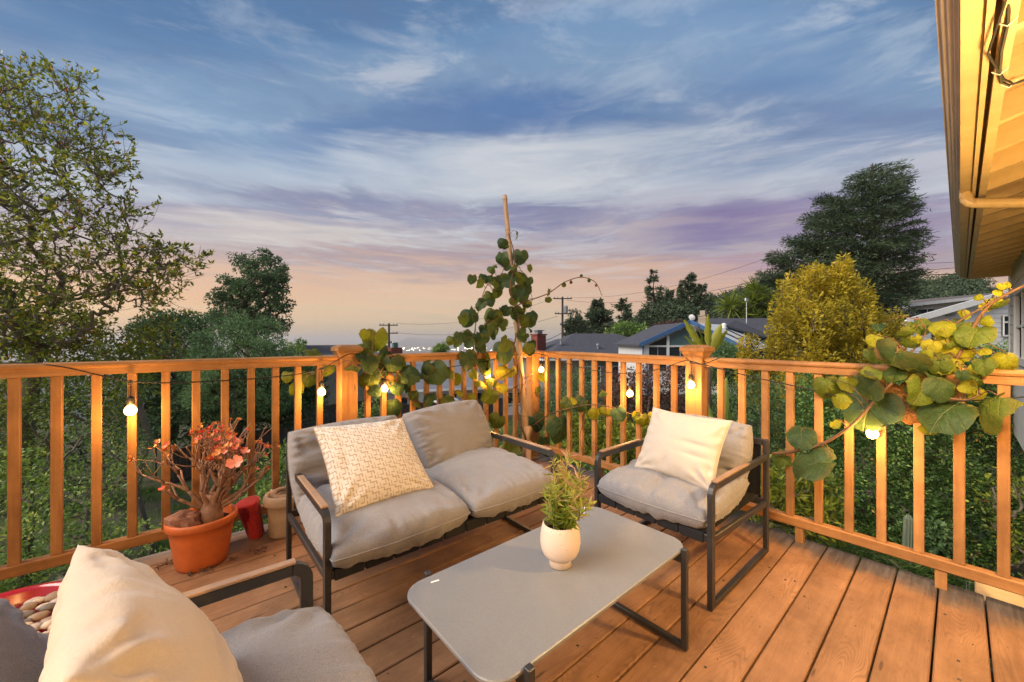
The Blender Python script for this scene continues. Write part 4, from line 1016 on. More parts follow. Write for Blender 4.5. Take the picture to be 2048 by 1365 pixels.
VM = {'g': vleafmat('vine leaf green', (.022, .055, .018), (.055, .098, .030), (.11, .14, .05)),
      'y': vleafmat('vine leaf yellow green', (.16, .19, .010), (.32, .30, .018), (.34, .32, .05)),  # own yellow green, also stands in for lamp light on some leaves
      'm': vleafmat('vine leaf mid green', (.055, .095, .012), (.12, .155, .018), (.18, .19, .04)),
      'b': vleafmat('vine leaf dry brown', (.16, .075, .03), (.36, .19, .07), (.30, .18, .08))}
def vleaf_mesh(seed, mat_, curl):
    random.seed(seed); nr, na = 6, 22; V, LF, Fc = [(0, 0, 0)], [(0, 0, 0)], []
    ph = random.uniform(0, 6); fold = random.uniform(-.1, .45)
    for i in range(1, nr+1):
        for k in range(na):
            th = 2*math.pi*k/na                    # 0 = tip
            r = .5*(1+.05*math.cos(th*3+ph)+.025*math.sin(th*7+ph)); r *= 1+.10*math.exp(-(((th+math.pi) % (2*math.pi)-math.pi)/.3)**2)
            dth = abs(math.pi-th); notch = math.exp(-(dth/.32)**2); r *= 1-.42*notch
            f = i/nr; x = math.sin(th)*r*f; y = .34+math.cos(th)*r*f
            if notch > .3: y = max(y, -.14)
            z = abs(x)*fold*.9-curl*(x*x+ (y-.3)**2)*.7+.055*math.sin(th*4+ph)*f*f+.028*math.sin(th*9+ph*2)*f**3+.02*math.cos((y-abs(x)*.75)*29)*(1-f*.3)
            V.append((x, y, z)); LF.append((x, y, 0))
    V[0] = (0, .34, 0); LF[0] = (0, .34, 0)
    for k in range(na): Fc.append((0, 1+k, 1+(k+1) % na))
    for i in range(nr-1):
        for k in range(na): a = 1+i*na+k; b = 1+i*na+(k+1) % na; Fc.append((a, a+na, b+na, b))
    me = bpy.data.meshes.new('vine_leaf'); me.from_pydata(V, [], [f[::-1] for f in Fc]); me.shade_smooth()
    at = me.attributes.new('lf', 'FLOAT_VECTOR', 'POINT'); at.data.foreach_set('vector', np.array(LF, dtype=np.float32).ravel())
    me.materials.append(mat_); return me
VLM = {k: [vleaf_mesh(100+i*7+ord(k), VM[k], c) for i, c in enumerate([.6, 1.1, 1.6, 2.3, .9, -1.1] if k != 'b' else [2.2, 2.8, 1.8])] for k in VM}
def vleaf(px, py, r, tone, plane, off=.07, parent=None, droop=None, seed=0, face=None):
    """a leaf of about r photo pixels radius hanging beside the railing; returns the point where its stalk joins"""
    random.seed(seed*13+int(px)*7+int(py))
    o_ = off+random.uniform(-.035, .035)
    c = aty(px, py, RY-o_) if plane == 'L' else atx(px, py, RX-o_)
    Yc = UY*c.x+UX*c.y; size = 2.02*r*Yc/F
    back = (Vector((0, 0, HC))-c).normalized(); 
    out = Vector((0, -1, 0)) if plane == 'L' else Vector((-1, 0, 0))
    nrm = (back*.8+out*.35+Vector((random.gauss(0, .55), random.gauss(0, .55), random.gauss(.30, .5)))).normalized()
    tip = Vector((random.gauss(0, .45), random.gauss(0, .45), -1)) if droop is None else Vector(droop)
    tip = (tip-nrm*tip.dot(nrm)).normalized(); sd = tip.cross(nrm).normalized()
    Rm = Matrix((sd, tip, nrm)).transposed().to_4x4()
    me = random.choice(VLM[tone]); o = bpy.data.objects.new('leaf', me); C.objects.link(o)
    base = c-tip*size*.34
    Mx = Matrix.Translation(base) @ Rm @ Matrix.Diagonal((size*random.uniform(.88, 1.08), size, size, 1))
    place(o, Mx, parent); return base
def vine(name, label, stems_, lv, plane_at, group='climbing vines on the railings', green=False):
    """stems_: lists of (px, py, radius) with a plane; leaves join the nearest stem point with a stalk"""
    e = empty(name, plane_at); tag(e, label, 'vine', group)
    P_ = []
    for pl, rad, pts in stems_:
        w_ = [(aty(x, y, RY-o_) if pl == 'L' else atx(x, y, RX-o_)) for x, y, o_ in pts]
        sm = []
        for i in range(len(w_)-1):
            p0_, p1_, p2_, p3_ = w_[max(0, i-1)], w_[i], w_[i+1], w_[min(len(w_)-1, i+2)]
            for k in range(5):
                f = k/5; sm.append(.5*((2*p1_)+(p2_-p0_)*f+(2*p0_-5*p1_+4*p2_-p3_)*f*f+(3*p1_-p0_-3*p2_+p3_)*f**3))
        sm.append(w_[-1]); mb = MB(); mb.tube(sm, [rad*(1-.55*i/len(sm)) for i in range(len(sm))], 7)
        mb.build('stem', M['vinegreen'] if green else M['vine'], e, smooth=True); P_ += sm
    stalk = MB()
    for i, l in enumerate(lv):
        px, py, r, tone, pl = l[:5]; off = l[5] if len(l) > 5 else .08
        b = vleaf(px, py, r, tone, pl, off, e, seed=i)
        q = min(P_, key=lambda p: (p-b).length)
        if (q-b).length < .4:
            md = (q+b)/2+Vector((0, 0, .012+.12*(q-b).length)); stalk.tube([q, md, b], [.0028, .0022, .0018], 5)
    stalk.build('leaf_stalks', M['vinegreen'] if green else M['vine'], e, smooth=True, kind='stuff')
    return e
# left of and around the left post
vine('climbing_vine', 'broad leaved vine wrapping the left railing post and handrail, string light glowing through', [
    ('L', .006, [(1040, 770, .02), (985, 800, .04), (930, 852, .05), (860, 813, .05), (800, 790, .06), (760, 745, .06), (745, 700, .03), (748, 672, .02)]),
    ('L', .004, [(760, 745, .06), (785, 715, .05), (800, 750, .06), (830, 760, .06), (880, 745, .07)]),
    ('L', .003, [(690, 722, .11), (655, 740, .06), (620, 750, -.02), (585, 770, -.04)])],
    [(575, 752, 12, 'y', 'L', -.05), (590, 775, 16, 'y', 'L', -.06), (617, 757, 17, 'm', 'L', -.05), (660, 742, 16, 'y', 'L', -.04), (632, 708, 20, 'm', 'L', -.05),
     (704, 739, 16, 'g', 'L', .10), (738, 727, 21, 'g', 'L', .06), (739, 699, 20, 'm', 'L', .0), (752, 679, 26, 'y', 'L', .0), (730, 668, 11, 'y', 'L', 0), (772, 711, 20, 'g', 'L', .05),
     (781, 733, 23, 'g', 'L', .07), (760, 742, 18, 'g', 'L', .08), (800, 728, 16, 'm', 'L', .05), (724, 712, 14, 'g', 'L', .06), (795, 775, 15, 'g', 'L', .06), (848, 733, 17, 'g', 'L', .06), (830, 788, 13, 'm', 'L', .05), (748, 782, 14, 'g', 'L', .06), (739, 762, 22, 'm', 'L', .04), (816, 748, 24, 'g', 'L', .05), (822, 772, 14, 'g', 'L', .04), (869, 742, 27, 'g', 'L', .07), (848, 757, 14, 'g', 'L', .03),
     (909, 757, 14, 'y', 'L', .0), (898, 745, 14, 'm', 'L', .02), (787, 809, 20, 'g', 'L', .07), (836, 801, 17, 'm', 'L', .04), (858, 792, 16, 'g', 'L', .06), (893, 799, 18, 'm', 'L', .03),
     (770, 758, 18, 'y', 'L', -.02), (800, 762, 13, 'y', 'L', -.03), (763, 735, 14, 'b', 'L', .05), (776, 755, 11, 'b', 'L', .04), (920, 785, 10, 'y', 'L', .05), (942, 795, 11, 'y', 'L', .06)], (1.3, RY, .6))
# corner vine on the bamboo pole
poleo = empty('bamboo_pole', (2.56, 2.74, 0)); tag(poleo, 'tall leaning bamboo pole standing in the deck corner with vine around it', 'pole')
pb, pt_ = atz(1056, 921, 0), atd(1010, 392, 3.86); pb.z = .002; mb = MB(); pts, rs = [], []
for i in range(61):
    f = i/60; node_ = (i % 7 == 3); pts.append(pb.lerp(pt_, f)+Vector((.012*math.sin(f*5), .008*math.sin(f*4+1), 0))); rs.append((.034-.012*f)*(1.10 if node_ else 1.0))
mb.tube(pts, rs, 14); mb.build('culm', M['bamboo'], poleo, smooth=True)
mb = MB()
for i in range(3, 61, 7): mb.tube([pts[i]-Vector((0, 0, .004)), pts[i]+Vector((0, 0, .004))], [rs[i]+.001, rs[i]+.001], 14)
mb.build('node_rings', M['armwood'], poleo, smooth=True)
cl = [(1006, 481, 11, 'g'), (1034, 470, 9, 'm'), (1009, 497, 9, 'm'), (1004, 518, 17, 'g'), (1040, 512, 16, 'g'), (983, 535, 12, 'm'), (1055, 537, 9, 'm'), (944, 558, 11, 'g'), (971, 555, 14, 'g'), (989, 562, 14, 'm'), (1019, 558, 17, 'g'), (1040, 552, 13, 'm'),
      (1058, 562, 10, 'g'), (985, 594, 15, 'm'), (1041, 588, 20, 'g'), (937, 628, 19, 'g'), (962, 609, 13, 'g'), (986, 630, 19, 'm'), (1054, 606, 11, 'y'), (1042, 619, 12, 'm'), (1056, 637, 16, 'm'), (1032, 625, 18, 'g'), (1012, 620, 12, 'g'), (1054, 655, 13, 'g'),
      (987, 658, 14, 'm'), (966, 663, 14, 'g'), (929, 673, 16, 'g'), (959, 684, 17, 'm'), (903, 678, 10, 'm'), (948, 680, 10, 'y'), (1007, 696, 25, 'g'), (1053, 692, 14, 'm'), (936, 718, 23, 'g'), (978, 724, 24, 'm'), (1000, 575, 12, 'g'), (1025, 535, 12, 'm'), (1028, 600, 11, 'm'),
      (1005, 645, 12, 'm'), (1040, 672, 12, 'g'), (918, 690, 10, 'm'), (961, 764, 14, 'y'), (980, 792, 19, 'm'), (1004, 775, 12, 'y'), (1024, 745, 12, 'y'), (1000, 742, 16, 'y'), (948, 748, 12, 'y'), (985, 760, 12, 'm'), (1086, 757, 11, 'y'), (1098, 740, 9, 'y'), (1072, 775, 12, 'm')]
random.seed(9)
cl += [(x+random.uniform(-12, 12), y+random.uniform(-10, 12), r*random.uniform(.6, .85), random.choice('gggm')) for x, y, r, t_ in cl if r >= 12 and y < 705 for _ in range(2 if y > 560 else 1)]
vine('climbing_vine', 'dark leaved vine climbing the bamboo pole at the deck corner, long arching tendril', [
    ('L', .009, [(1052, 880, .12), (1035, 820, .12), (1045, 760, .14), (1028, 700, .15), (1038, 640, .15), (1020, 580, .16), (1030, 520, .16), (1018, 470, .16)]),
    ('L', .006, [(1030, 740, .12), (985, 760, .10), (950, 720, .06), (950, 660, .08), (960, 610, .10), (975, 570, .12), (1005, 545, .13), (1012, 500, .15)]),
    ('L', .007, [(950, 735, .06), (970, 650, .08), (1000, 632, .12), (1044, 607, .14), (1095, 588, .16), (1129, 565, .18), (1161, 555, .20), (1185, 561, .22), (1196, 573, .22), (1204, 592, .24)])],
    [(x, y, r, t_, 'L', .13 if y < 690 else .08) for x, y, r, t_ in cl]+[(1099, 584, 8, 'm', 'L', .17), (1096, 600, 7, 'm', 'L', .17), (1128, 570, 5, 'm', 'L', .18), (1143, 564, 4, 'b', 'L', .19), (1178, 561, 4, 'm', 'L', .2), (1162, 551, 3, 'm', 'L', .2), (1192, 571, 3, 'b', 'L', .2)], (2.5, 2.75, 0))
vine('climbing_vine', 'vine runner with drooping crinkled leaves along the railing between the sofa and armchair', [
    ('R', .006, [(1040, 870, .10), (1080, 842, .10), (1105, 826, .10), (1150, 815, .09), (1180, 810, .09), (1225, 815, .09), (1260, 828, .09), (1305, 835, .09)]),
    ('R', .003, [(1172, 835, .07), (1160, 870, .06), (1165, 900, .06), (1185, 885, .05), (1200, 900, .05)])],
    [(1068, 838, 22, 'g', 'R'), (1123, 852, 29, 'g', 'R'), (1133, 808, 15, 'm', 'R', .05), (1163, 807, 16, 'g', 'R'), (1190, 828, 14, 'y', 'R', .06), (1210, 828, 15, 'y', 'R', .05), (1237, 826, 16, 'g', 'R'), (1287, 838, 14, 'y', 'R', .06), (1303, 832, 12, 'y', 'R', .06), (1208, 791, 8, 'm', 'R'),
     (1028, 863, 20, 'g', 'R', .12), (994, 842, 17, 'm', 'L', .09), (1016, 899, 20, 'm', 'L', .10), (1086, 882, 14, 'g', 'R', .06), (1052, 868, 10, 'm', 'R', .1), (1148, 800, 9, 'y', 'R', .1), (1272, 828, 8, 'y', 'R', .09)], (2.7, 2.2, 0))
# old stump and prop in the corner
sp_ = MB(); q = atz(1058, 925, 0); sp_.tube([q+Vector((.03, .06, .002)), q+Vector((.035, .07, .10)), q+Vector((.02, .07, .22)), q+Vector((.035, .05, .34))], [.055, .046, .042, .040], 11)
tag(sp_.build('wood_stump', M['bamboo'], smooth=True), 'short knobbly piece of trunk standing behind the bamboo pole in the deck corner', 'stump')
sp2 = MB(); sp2.bar(q+Vector((-.02, -.01, .012)), q+Vector((.03, .03, .20)), .05, .018, bev=.003); tag(sp2.build('wood_wedge', M['armwood']), 'small tilted wooden slat propping the bamboo pole at the corner', 'slat')
# big leaved cluster over the right rail
random.seed(63)
rc = [(random.gauss(1850, 75), random.gauss(735, 40), random.uniform(9, 22), random.choice('myymg'), random.uniform(.0, .12)) for _ in range(34)]+[(1786, 726, 44, 'g', .14), (1739, 775, 34, 'g', .09), (1740, 812, 47, 'g', .10), (1781, 694, 28, 'b', .10), (1747, 708, 20, 'm', .02), (1802, 790, 30, 'b', .04), (1818, 826, 24, 'b', .05), (1842, 779, 32, 'm', .11), (1878, 776, 27, 'g', .09),
      (1895, 822, 47, 'g', .12), (1970, 814, 44, 'm', .12), (1941, 773, 15, 'y', .05), (1867, 858, 18, 'y', .04), (1656, 772, 24, 'm', .04), (1698, 766, 18, 'y', .07), (1682, 797, 18, 'y', .03), (1603, 870, 28, 'g', .10), (1628, 928, 45, 'g', .12), (1566, 915, 18, 'm', .0),
      (1950, 666, 34, 'm', .06), (1906, 706, 34, 'y', .06), (1899, 677, 26, 'y', .02), (1839, 652, 22, 'm', .03), (1885, 652, 22, 'y', .05), (1826, 668, 22, 'm', .06), (1821, 685, 17, 'm', .05), (2004, 615, 22, 'm', .04), (1863, 692, 18, 'y', .08), (1883, 724, 24, 'm', .03),
      (1967, 702, 12, 'y', .03), (1955, 594, 8, 'y', .05), (1923, 630, 14, 'y', .02), (2007, 574, 12, 'y', .05), (1996, 585, 9, 'y', .05), (1988, 602, 14, 'y', .04), (1968, 642, 14, 'y', .03), (1670, 846, 12, 'y', .06), (1850, 706, 14, 'y', .08), (1975, 612, 12, 'y', .05), (1837, 800, 20, 'm', .02), (1715, 800, 22, 'm', .04), (1930, 690, 18, 'm', .02)]
vine('climbing_vine', 'large leaved kiwi vine heaped over the right handrail with upright yellow lit shoots', [
    ('R', .010, [(1545, 908, .05), (1590, 903, .05), (1640, 890, .08), (1680, 868, .09), (1715, 840, .10), (1760, 790, .10), (1800, 755, .08), (1850, 735, .05)]),
    ('R', .007, [(1815, 760, .06), (1870, 790, .08), (1930, 800, .09), (1960, 790, .09)]),
    ('R', .008, [(1905, 730, .02), (1930, 690, .04), (1955, 640, .05), (1985, 606, .05), (2025, 583, .05), (2060, 566, .05), (2110, 540, .05)]),
    ('R', .006, [(1840, 725, .05), (1875, 680, .05), (1915, 645, .05), (1960, 618, .06), (1990, 600, .05)]),
    ('R', .004, [(1800, 730, .05), (1850, 670, .05), (1840, 640, .05)])],
    [(x, y, r*(.84 if y < 712 else 1), t_, 'R', o_) for x, y, r, t_, o_ in rc], (RX, .2, 0), green=False)

# ------------------------------------------------------------------ string lights
sl = empty('string_lights', (2.6, 2.7, .9)); tag(sl, 'black cable string lights with glowing round bulbs looped along both railings', 'string lights')
cab = [('L', -60, 727, 0, 1), ('L', 0, 726, 0, 1), ('L', 60, 727, .02, 0), ('L', 130, 735, .045, 0), ('L', 200, 751, .055, 0), ('L', 261, 763, .06, 0), ('L', 330, 766, .06, 0), ('L', 420, 763, .05, 0), ('L', 520, 757, .045, 0), ('L', 600, 748, .045, 0), ('L', 643, 738, .05, 0), ('L', 672, 722, .075, 0), ('L', 700, 708, .08, 0), ('L', 722, 714, .08, 0), ('L', 745, 735, .06, 0), ('L', 769, 742, .05, 0),
       ('L', 830, 748, .05, 0), ('L', 900, 735, .05, 0), ('L', 975, 722, .05, 0), ('L', 1020, 712, .05, 0), ('R', 1066, 707, .07, 0), ('R', 1083, 709, .055, 0), ('R', 1120, 722, .05, 0), ('R', 1180, 740, .05, 0), ('R', 1260, 748, .05, 0), ('R', 1320, 738, .05, 0), ('R', 1368, 722, .08, 0), ('R', 1385, 724, .085, 0), ('R', 1420, 733, .06, 0), ('R', 1500, 753, .05, 0), ('R', 1600, 775, .05, 0), ('R', 1690, 797, .05, 0), ('R', 1745, 806, .05, 0), ('R', 1850, 806, .05, 0), ('R', 2003, 798, .05, 0), ('R', 2060, 793, .05, 0), ('R', 2200, 780, .05, 0)]
pts = []
for pl, x, y, o_, top_ in cab:
    p = aty(x, y, RY-o_) if pl == 'L' else atx(x, y, RX-o_)
    if top_: p = Vector((p.x, RY-.01, 1.090))
    pts.append(p)
sm = []
for i in range(len(pts)-1):
    a, b, c_, d_ = pts[max(0, i-1)], pts[i], pts[i+1], pts[min(len(pts)-1, i+2)]
    for k in range(4): f = k/4; sm.append(.5*((2*b)+(c_-a)*f+(2*a-5*b+4*c_-d_)*f*f+(3*b-a-3*c_+d_)*f**3))
mb = MB(); mb.tube(sm+[pts[-1]], .0032, 6); mb.build('cable', M['rubber'], sl, smooth=True)
mb = MB(); q = [atx(x, y, RX-o_) for x, y, o_ in [(1372, 716, .066), (1384, 727, .09), (1405, 730, .075), (1440, 716, .06)]]; mb.tube(q, .0032, 6); mb.build('cable_tail', M['rubber'], sl, smooth=True)
gl = bpy.data.materials.new('bulb glass'); gl.use_nodes = True; t = NT(gl.node_tree); bs = t.n['Principled BSDF']; bs.inputs['Base Color'].default_value = (1, .9, .7, 1); lw = t.new('ShaderNodeLayerWeight'); lw.inputs[0].default_value = .35; t.put(bs.inputs['Emission Color'], t.ramp(lw.outputs['Facing'], [(0, (1, .80, .50)), (.45, (1, .62, .22)), (.9, (.55, .16, .015))])); bs.inputs['Emission Strength'].default_value = 4.5; bs.inputs['Roughness'].default_value = .1
for k, (pl, x, y, o_, cy) in enumerate([('L', 261, 822, .055, 765), ('L', 643, 785, .055, 739), ('L', 769, 778, .06, 742), ('L', 975, 752, .06, 724), ('R', 1083, 740, .055, 710), ('R', 1260, 788, .05, 748), ('R', 1382, 771, .088, 726), ('R', 1745, 868, .05, 808)]):
    p = aty(x, y, RY-o_) if pl == 'L' else atx(x, y, RX-o_); top_ = aty(x, cy, RY-o_) if pl == 'L' else atx(x, cy, RX-o_)
    s_ = .026
    b_ = MB().lathe((p.x, p.y, p.z-s_), [(.002, 0), (.014, .003), (.022, .010), (.0265, .022), (.0265, .032), (.022, .044), (.014, .053), (.012, .058)], 18).build('bulb', gl, sl, smooth=True)
    MB().lathe((p.x, p.y, p.z+s_+.005), [(.013, 0), (.0165, .004), (.0165, .030), (.012, .040), (.006, .046)], 14).build('socket', M['black'], b_, smooth=True)
    zt = p.z+s_+.05
    MB().tube([(p.x, p.y, zt), (p.x+.002, p.y, (zt+top_.z)/2), (top_.x, top_.y, max(top_.z, zt+.006))], .0028, 6).build('drop_cord', M['rubber'], b_)
    MB().lathe((top_.x, top_.y, max(top_.z, zt)-.008), [(.004, 0), (.010, .006), (.009, .016), (.004, .02)], 8).build('cable_joint', M['black'], b_)
    ld = bpy.data.lights.new('bulb_light', 'POINT'); ld.energy = 7; ld.color = (1, .50, .14); ld.shadow_soft_size = .026
    d = Vector((0, -1, 0)) if pl == 'L' else Vector((-1, 0, 0))
    lo = bpy.data.objects.new('bulb_light', ld); C.objects.link(lo); place(lo, Matrix.Translation(p+d*.055+Vector((0, 0, -.012))), sl)
    b_.visible_shadow = True

# ------------------------------------------------------------------ garden left of the deck
random.seed(31)
def tree(name, label, cat, root_px, Yr, poly, Yc, T, nt, per, rcl, lm, size, wid=.45, r0=.12, edge=60, group=None, flat=.7, bark='bark', r1=.004, bias=(0, 0, 0), bstr=0, extra=None, root_h=None, power=.5, wob=.12, shell=.5):
    """trunk from the ground, limbs joined to clumps of leaves filling the crown"""
    Cn = crown(poly, Yc, T, nt, edge, power)
    if isinstance(root_px, Vector): rt = root_px
    else:
        rt = atd(root_px[0], root_px[1], Yr); rt.z = ground_z(rt.x, rt.y)-.1
    top = Cn[:, 2].max(); ctr = Cn.mean(0); h = root_h or (Cn[:, 2].min()+ .25*(top-Cn[:, 2].min()))
    e = empty(name, rt); tag(e, label, cat, group)
    mid = rt.lerp(Vector((ctr[0], ctr[1], h)), .5)+Vector((random.gauss(0, .1), random.gauss(0, .1), 0))
    tb_, nd = skeleton([rt, mid, Vector((ctr[0]*.7+rt.x*.3, ctr[1]*.7+rt.y*.3, h))], Cn[:min(len(Cn), 420)], r0, r1, wob)
    tubes_obj('trunk', [tb_[0]]+[x for x in tb_[1:] if max(x[1]) > r0*.28], M[bark], e, 9, 5)
    sm = [x for x in tb_[1:] if max(x[1]) <= r0*.28]
    if sm: b_ = tubes_obj('branches', sm, M[bark], e, 5, 4); b_['kind'] = 'stuff'
    P_, d_, k_ = clumps(Cn, per, rcl, flat, shell)
    tone = np.clip(k_*.6+rng.uniform(-.1, .45, len(P_)), 0, 1)
    leaves('crown', P_, LM[lm], e, size, wid, bias, bstr, tone=tone, dirs=d_)
    return e
# the open branched tree at the left edge
polyA = [(-420, 60), (-200, 90), (-60, 110), (40, 140), (150, 135), (172, 175), (150, 215), (205, 250), (250, 300), (255, 345), (235, 380), (300, 420), (318, 440), (290, 470), (365, 505), (412, 520), (385, 545), (380, 590), (330, 620), (350, 645), (300, 650), (270, 600), (200, 640), (200, 700), (-420, 700)]
rtA = WC(-8.3, 6.6); rtA.z = ground_z(rtA.x, rtA.y)-.1
CA = crown(polyA, 6.3, 1.7, 1500, 260, .6)
mt = empty('magnolia_tree', rtA); tag(mt, 'big open branched tree with sparse yellow green leaves against the sky at left', 'tree')
tb_, nd = skeleton([rtA, WC(-8.2, 6.5, -.6), WC(-7.9, 6.4, 1.0)], CA, .10, .0030, .2, seg=4)
tubes_obj('trunk', [x for x in tb_ if max(x[1]) > .03], M['branch'], mt, 10, 6)
b_ = tubes_obj('branches', [x for x in tb_ if max(x[1]) <= .03], M['branch'], mt, 5, 4); b_['kind'] = 'stuff'
# fine twigs off the branches
ends = np.array([np.array(x[0][-1]) for x in tb_[1:]]); prv = np.array([np.array(x[0][-3]) for x in tb_[1:]])
tw = []; LPp = []; LDd = []
for k in range(len(ends)):
    d0 = ends[k]-prv[k]; d0 = d0/ max(np.linalg.norm(d0), 1e-6)
    for j_ in range(4):
        dd = d0+rng.normal(size=3)*.65; dd /= np.linalg.norm(dd); L_ = rng.uniform(.14, .38); s0 = ends[k]-d0*rng.uniform(0, .25)
        p1 = s0+dd*L_*.5+np.array([0, 0, -.01]); p2 = s0+dd*L_+np.array([0, 0, .02]); tw.append(([s0, p1, p2], [.0035, .0026, .0018]))
        if rng.uniform() < .78:
            for q_ in range(rng.integers(5, 10)): LPp.append(p2-dd*rng.uniform(0, .10)); LDd.append(dd+rng.normal(size=3)*.55+np.array([0, 0, .1]))
tubes_obj('twigs', tw, M['branch'], mt, 4, 4)['kind'] = 'stuff'
LPp = np.array(LPp); LDd = np.array(LDd)
# the leaves nearest the eye are single objects, the rest one mass
dist = np.linalg.norm(LPp-np.array([0, 0, HC]), axis=1)+np.where(((LPp@np.array([UX, -UY, 0]))/(LPp@np.array([UY, UX, 0]))) < -1.3, 50, 0); order = np.argsort(dist)
me = bpy.data.meshes.new('leaf'); me.from_pydata([(0, 0, 0), (-.22, .4, .07), (0, .45, 0), (.22, .4, .07), (0, 1, -.05)], [], [(0, 2, 1), (0, 3, 2), (1, 2, 4), (2, 3, 4)])
lmeshes = []
for v_ in (.2, .5, .65, .85, .97):
    m2 = me.copy(); a = m2.attributes.new('tone', 'FLOAT', 'FACE'); a.data.foreach_set('value', [v_]*4); m2.materials.append(LM['magnolia']); lmeshes.append(m2)
for i in order[:280]:
    o = bpy.data.objects.new('leaf', random.choice(lmeshes)); C.objects.link(o)
    place(o, Matrix.Translation(Vector(LPp[i])) @ Vector(LDd[i]).to_track_quat('Y', 'Z').to_matrix().to_4x4() @ Matrix.Scale(random.uniform(.062, .095), 4), mt)
rest = order[280:]; leaves('crown', LPp[rest], LM['magnolia'], mt, .074, .42, dirs=LDd[rest])
# denser yellowish growth of its lower skirt
polyS = [(-420, 560), (0, 560), (110, 600), (230, 640), (330, 690), (350, 730), (300, 760), (240, 900), (180, 760), (80, 1000), (-420, 1100)]
def shrub(name, label, cat, poly, Yc, T, n, per, r, lm, size, wid=.45, root=None, edge=80, group=None, ns=60, flat=.8, bark='branch', gx=None):
    Cn = crown(poly, Yc, T, n, edge)
    c = Cn.mean(0); rt = Vector((c[0], c[1], ground_z(c[0], c[1])-.05)) if root is None else root
    e = empty(name, rt); tag(e, label, cat, group)
    tg_ = Cn[rng.permutation(len(Cn))[:ns]]
    tb_, nd = skeleton([rt, rt+Vector((0, 0, .4))], tg_, .045, .004, .14)
    tubes_obj('branches', tb_, M[bark], e, 6, 4, .015)
    P_, d_, k_ = clumps(Cn, per, r, flat)
    leaves('foliage', P_, LM[lm], e, size, wid, tone=np.clip(k_*.6+rng.uniform(-.1, .45, len(P_)), 0, 1), dirs=d_)
    return e
shrub('yellow_shrub', 'olive green leafy shrub filling the space under the big tree, far left behind the railing', 'shrub', polyS, 6.6, 1.0, 1100, 22, .24, 'magnolia', .075, edge=200, ns=160)
shrub('garden_shrub', 'glossy green shrub low behind the left railing beside the dirt path', 'shrub', [(-300, 950), (60, 900), (200, 960), (262, 1000), (270, 1060), (200, 1180), (-300, 1300)], 4.7, .5, 300, 26, .17, 'bushgreen', .055, edge=120, ns=70)
shrub('garden_shrub', 'twiggy light green shrub seen through the left railing under the first glowing bulb', 'shrub', [(60, 760), (190, 770), (285, 860), (292, 930), (270, 1000), (190, 1020), (60, 980)], 6.2, .6, 170, 22, .16, 'bushgreen', .05, edge=90, ns=110)
shrub('low_plant', 'patch of low green plants at the deck edge left of the orange pot', 'plant', [(120, 1080), (300, 1040), (330, 1085), (200, 1150), (0, 1200), (-80, 1180)], 4.6, .3, 120, 20, .12, 'bushgreen', .05, edge=60, ns=20)
# lower branches with yellow tips poking up in front of the hedge trees
shrub('yellow_shoots', 'leafy yellow green shoots rising above the left handrail in front of dark trees', 'shrub', [(232, 690), (262, 655), (300, 648), (330, 640), (368, 690), (372, 712), (300, 740), (230, 740)], 6.6, .35, 46, 9, .16, 'lime', .085, edge=40, ns=40)
# trees beyond
tree('evergreen_tree', 'tall open evergreen tree standing against the orange horizon left of centre', 'tree', (505, 820), 27, [(405, 625), (425, 610), (420, 590), (445, 580), (437, 560), (462, 548), (455, 525), (478, 510), (500, 514), (525, 505), (560, 520), (572, 540), (568, 565), (585, 600), (578, 625), (588, 645), (575, 672), (540, 668), (410, 645)], 27, 2.2, 230, 90, .40, 'darkgreen', .17, r0=.35, edge=35, r1=.02, flat=.75)
tree('round_tree', 'rounded dark green tree left of the tall evergreen, just above the handrail', 'tree', (330, 900), 17, [(255, 700), (270, 660), (300, 640), (345, 630), (400, 640), (430, 660), (440, 700), (450, 800), (420, 840), (300, 850), (262, 800)], 17, 1.7, 200, 120, .42, 'darkgreen', .13, r0=.2, edge=50)
tree('fluffy_tree', 'fluffy grey green rounded tree directly below the tall evergreen', 'tree', (480, 900), 14.5, [(375, 720), (395, 675), (430, 650), (480, 632), (520, 640), (550, 655), (575, 690), (585, 730), (590, 800), (560, 835), (430, 850), (385, 820)], 14.5, 1.6, 230, 130, .36, 'podo', .11, wid=.3, r0=.2, edge=50)
tree('small_tree', 'small olive green tree at the right of the fluffy tree beside the first house roof', 'tree', (590, 800), 16, [(560, 700), (575, 680), (600, 682), (618, 700), (630, 740), (625, 800), (570, 800)], 16, .8, 70, 90, .26, 'bushgreen', .10, r0=.1, edge=25)
tree('dark_tree', 'very dark dense tree seen through the balusters behind the wooden fence', 'tree', (400, 900), 15.5, [(250, 730), (450, 720), (640, 740), (645, 800), (620, 840), (520, 850), (400, 880), (300, 890), (250, 850)], 15.8, .9, 240, 90, .40, 'darkgreen', .13, r0=.15, edge=60)
